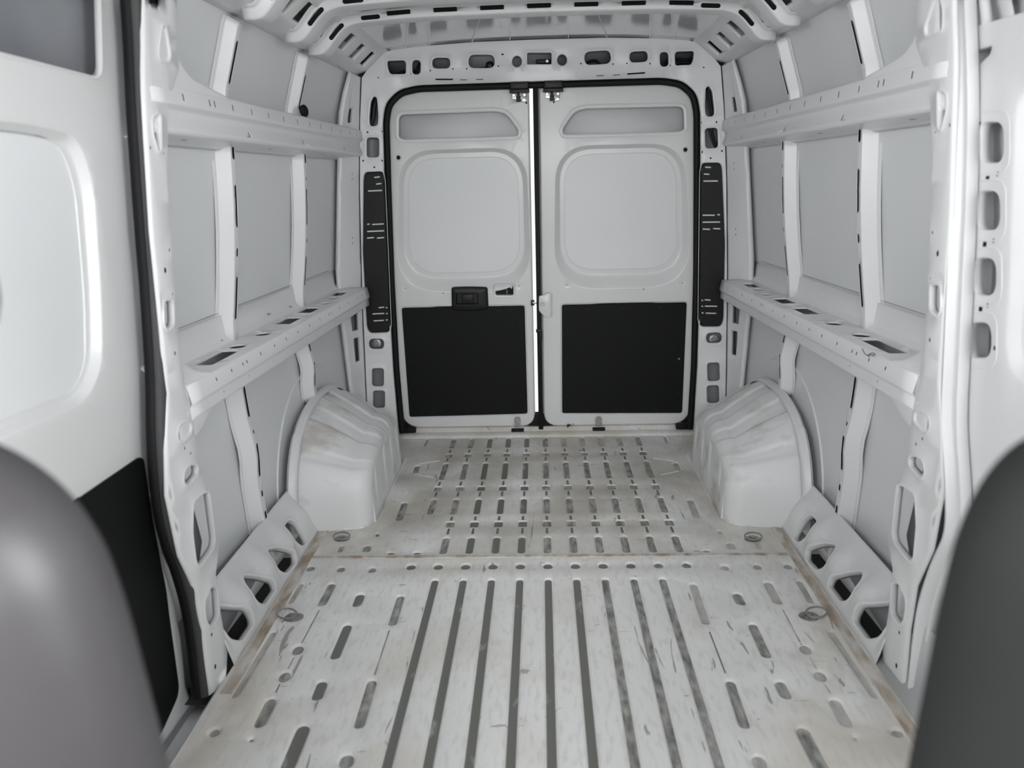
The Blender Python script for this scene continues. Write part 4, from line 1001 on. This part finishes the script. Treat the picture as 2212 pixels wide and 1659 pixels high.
cable('cable', [on3(zz3, p, YP+.05) for p in ((600, 520), (640, 490), (690, 485), (730, 520))], .006, 'black cable arch inside the large oval opening right of centre', 'cable', group='cables in the rear header')
cable('cable', [on3(zz3, p, YP+.05) for p in ((1240, 500), (1340, 470), (1400, 478), (1460, 470))], .006, 'upper black cable inside the header opening at the right end', 'cable', group='cables in the rear header')
cable('cable', [on3(zz3, p, YP+.05) for p in ((1320, 530), (1380, 495), (1440, 500))], .006, 'lower black cable inside the header opening at the right end', 'cable', group='cables in the rear header')
cable('cable', [on3(zz8, p, YP+.04) for p in ((150, 105), (140, 150), (135, 195), (122, 240))], .012, 'black cable bundle in the top opening of the left door frame', 'cable')
for dx in (0, 14): cable('cable', [on3(zz3, (a+dx, b), YP+.04) for a, b in ((1575, 700), (1590, 820), (1605, 930), (1600, 1030), (1620, 1120), (1650, 1190))], .006, '%s black cable running down inside the right door frame' % ('inner' if dx == 0 else 'outer'), 'cable')
o = on3(zz2, (2110, 492), YP+.045); root = empty('lock_motor', o)
mb = MB(); mb.box((-.030, -.008, -.008), (.036, .01, .010), .004); mb.build('motor_body', PLAST, root)
mb = MB(); mb.disc((.020, -.008, .001), (0, -1, 0), .007, .003, 12); mb.build('motor_cap', STEEL, root)
tag(root, 'small black latch motor inside the central rectangular header opening', 'latch motor')
# grommets
def grommet(p, s, lb):
    root = empty('grommet', p); mb = MB(); mb.disc((0, 0, 0), (-s*1, -.4, .1), .022, .010, 16, .004); mb.build('rubber_body', RUBBER, root); tag(root, lb, 'grommet')
h = hit(655, 240, sidep(.02)); grommet((h.x, h.y, h.z), -1, 'round black rubber grommet on top of the left upper rail')
for s in (-1, 1):
    h = hit(*( (814, 742) if s < 0 else (1541, 733)), yplane(YP+.03)); root = empty('frame_bolt', tuple(h))
    mb = MB(); mb.disc((0, 0, 0), (0, -1, 0), .022, .004, 18); mb.build('washer', DULL, root)
    mb = MB(); mb.disc((0, -.004, .004), (0, -1, 0), .009, .006, 6); mb.build('bolt_head', STEEL, root)
    tag(root, 'bolt and washer seen in the oval opening below the %s vent grille' % ('left' if s < 0 else 'right'), 'bolt', 'frame bolts')
# green sticker by the left arch
h = hit(643, 964, sidep(.085)); mb = MB(); mb.box((h.x, h.y-.006, h.z-.008), (h.x-.002, h.y+.006, h.z+.010)); o = mb.build('sticker', GREEN); tag(o, 'tiny bright green tag behind the left wheel arch', 'tag')
# push clips on the left waist band
clips = [(468, 736), (573, 679), (620, 663)]
for i, (a, b) in enumerate(clips):
    h = hit(a, b, sidep(0, [(z, x-.006) for z, x in SK_T])); root = empty('push_clip', tuple(h))
    mb = MB(); mb.disc((.002, 0, 0), (1, 0, 0), .010, .004, 12); mb.build('clip_plate', DULL, root)
    mb = MB(); mb.tube([(.004, 0, 0), (.022, -.006, .002)], [.005, .002], 8); mb.build('clip_stem', DULL, root)
    tag(root, 'grey push clip above the left waist rail, %s' % ('nearest the cab', 'middle of three', 'nearest the rear door')[i], 'clip', 'push clips')

# ================================================================== SEATS
def seat(s):
    root = empty('front_seat', (s*.60, .62, .35))
    px = [(392, 1800), (380, 1659), (325, 1450), (283, 1290), (235, 1160), (172, 1067), (100, 1000), (0, 945)] if s < 0 else \
        [(1925, 1800), (1948, 1659), (1985, 1480), (2018, 1300), (2055, 1140), (2105, 1035), (2155, 972), (2212, 930)]
    px = [(a-10, b+6) if s < 0 else (a+10, b+8) for a, b in px]
    q = on_rear(px, .61); q = [(-abs(a), b) for a, b in q]
    o = [(q[0][0]+.015, .38)]+q+[(-.58, q[-1][1]+.03), (-.72, q[-1][1]+.025), (-.85, 1.02), (-.90, .9), (-.90, .38)]
    o = rpoly(o, .05, 4); V = []; Fc = []
    levels = [(.505, -.09), (.515, -.045), (.54, -.016), (.575, -.002), (.61, 0), (.65, -.034), (.685, -.066), (.705, -.092), (.715, -.13)]
    N = len(o)
    for y, d in levels:
        for a, b in offset(o, d): V.append(((a if s < 0 else -a)-s*.60, y-.62, b-.35))
    for i in range(len(levels)-1):
        for k in range(N): Fc.append((i*N+k, i*N+(k+1) % N, (i+1)*N+(k+1) % N, (i+1)*N+k))
    Fc += [list(range(N)), [(len(levels)-1)*N+k for k in range(N)]]
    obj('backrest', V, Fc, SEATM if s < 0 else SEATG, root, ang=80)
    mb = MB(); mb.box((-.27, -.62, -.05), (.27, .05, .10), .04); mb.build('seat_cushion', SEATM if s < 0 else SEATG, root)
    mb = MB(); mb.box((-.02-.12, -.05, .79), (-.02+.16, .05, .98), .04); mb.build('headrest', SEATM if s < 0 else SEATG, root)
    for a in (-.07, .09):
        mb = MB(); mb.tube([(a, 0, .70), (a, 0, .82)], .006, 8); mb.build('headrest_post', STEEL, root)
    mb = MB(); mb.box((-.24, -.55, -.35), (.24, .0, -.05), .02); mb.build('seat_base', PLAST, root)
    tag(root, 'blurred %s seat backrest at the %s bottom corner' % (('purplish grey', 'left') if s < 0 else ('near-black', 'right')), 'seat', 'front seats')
seat(-1); seat(1)

# ================================================================== CAB SHELL (behind the viewpoint)
HEADL = mat('grey_headlining', (.52, .52, .51), .8); DASHM = mat('dark_dashboard', (.05, .05, .052), .6)
def plate(name, polys, mt, label, kind='structure', cat='cab', thick=.004):
    V = []; Fc = []
    for P in polys: k = len(V); V += P; Fc.append(list(range(k, k+len(P))))
    o = obj(name, V, Fc, mt, thick=thick); tag(o, label, cat, kind=kind); return o
for s in (-1, 1):
    X = s*.99
    # cab side: door below the window, post behind and ahead of it, header above
    plate('wall_cab', [[(X, -.95, -.1), (X, .80, -.1), (X, .80, 1.02), (X, -.95, 1.02)], [(X, .50, 1.02), (X, .80, 1.02), (X, .80, 1.85), (X, .50, 1.70)],
          [(X, -.95, 1.02), (X, -.80, 1.02), (X, -.35, 1.66), (X, -.45, 1.75)], [(X, -.45, 1.75), (X, -.35, 1.66), (X, .50, 1.66), (X, .50, 1.80)],
          [(X, .795, -.1), (s*.93, .80, -.1), (s*.93, .80, 1.85), (X, .795, 1.85)]], PAINT, 'white cab door side with window opening, %s' % ('left' if s < 0 else 'right'))
plate('ceiling_cab', [[(-1, -.45, 1.75), (1, -.45, 1.75), (1, .8, 1.86), (-1, .8, 1.86)], [(-1, .8, 1.86), (1, .8, 1.86), (.86, .9, 1.86), (-.86, .9, 1.86)]], HEADL, 'grey cab headlining')
plate('trim_6', [[(-1, -.95, 1.02), (1, -.95, 1.02), (1, -.95, -.1), (-1, -.95, -.1)], [(-1, -1.25, 1.0), (1, -1.25, 1.0), (1, -.75, 1.05), (-1, -.75, 1.05)], [(-1, -.75, 1.05), (1, -.75, 1.05), (1, -.60, .55), (-1, -.60, .55)], [(-1, -.95, -.002), (1, -.95, -.002), (1, -.60, .55), (-1, -.60, .55)]], DASHM, 'dark dashboard below the windscreen')
plate('floor_cab', [[(-.99, -.95, -.01), (.99, -.95, -.01), (.99, .80, -.01), (-.99, .80, -.01)]], RUBGREY, 'dark rubber cab floor')
# body closing panels along the sills and roof edges
V = []
for s in (-1, 1):
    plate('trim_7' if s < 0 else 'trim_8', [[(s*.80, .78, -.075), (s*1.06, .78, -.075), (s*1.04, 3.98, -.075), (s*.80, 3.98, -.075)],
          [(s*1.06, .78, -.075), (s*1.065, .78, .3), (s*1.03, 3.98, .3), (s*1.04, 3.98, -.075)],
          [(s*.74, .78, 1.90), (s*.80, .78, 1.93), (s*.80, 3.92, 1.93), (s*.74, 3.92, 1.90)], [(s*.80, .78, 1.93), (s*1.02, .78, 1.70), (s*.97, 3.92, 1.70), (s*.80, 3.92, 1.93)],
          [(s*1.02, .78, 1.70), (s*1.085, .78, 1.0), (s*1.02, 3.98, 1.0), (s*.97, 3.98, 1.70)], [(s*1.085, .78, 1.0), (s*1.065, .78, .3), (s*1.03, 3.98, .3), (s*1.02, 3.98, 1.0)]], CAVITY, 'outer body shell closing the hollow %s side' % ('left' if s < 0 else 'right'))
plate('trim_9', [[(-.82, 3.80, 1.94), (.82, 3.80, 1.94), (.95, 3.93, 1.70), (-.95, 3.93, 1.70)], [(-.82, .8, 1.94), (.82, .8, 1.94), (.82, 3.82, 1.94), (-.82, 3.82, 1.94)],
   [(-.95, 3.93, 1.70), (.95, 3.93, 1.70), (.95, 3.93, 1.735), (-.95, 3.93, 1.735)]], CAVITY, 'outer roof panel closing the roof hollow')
for s in (-1, 1):
    plate('trim_10' if s < 0 else 'trim_11', [[(s*.758, 3.925, -.08), (s*1.04, 3.925, -.08), (s*1.03, 3.925, .5), (s*1.0, 3.93, 1.2), (s*.96, 3.93, 1.75), (s*.72, 3.93, 1.75), (s*.758, 3.93, 1.2)]], SKIN, 'outer rear corner panel of the body, %s' % ('left' if s < 0 else 'right'))

for s in (-1, 1):
    c_ = obj('kick_shade_back', [(s*.975, y, z) for y in (1.80, 2.72) for z in (-.05, .16)], [(0, 1, 3, 2)], CAVITY, walls[s], thick=.002)  # added grey plate, darkens the view through the kick openings as shade
    c_ = obj('kick_shade_floor', [(s*x, y, -.04) for y in (1.75, 2.72) for x in (.865, .99)], [(0, 1, 3, 2)], BLACKSHADE, walls[s], thick=.002)  # added black plate, painted shade low in the kick openings
    sheet('pillar_shade_back', offset([(a, min(b, 1.76)) for a, b in outl], -.006), [], lambda u, v, w, s=s: Vector((s*(INX(u, v)+.048-w), u, v)), [DEEPSHADE], walls[s], L=.05, grid=.05)  # added dark sheet, shade in colour seen through the pillar openings
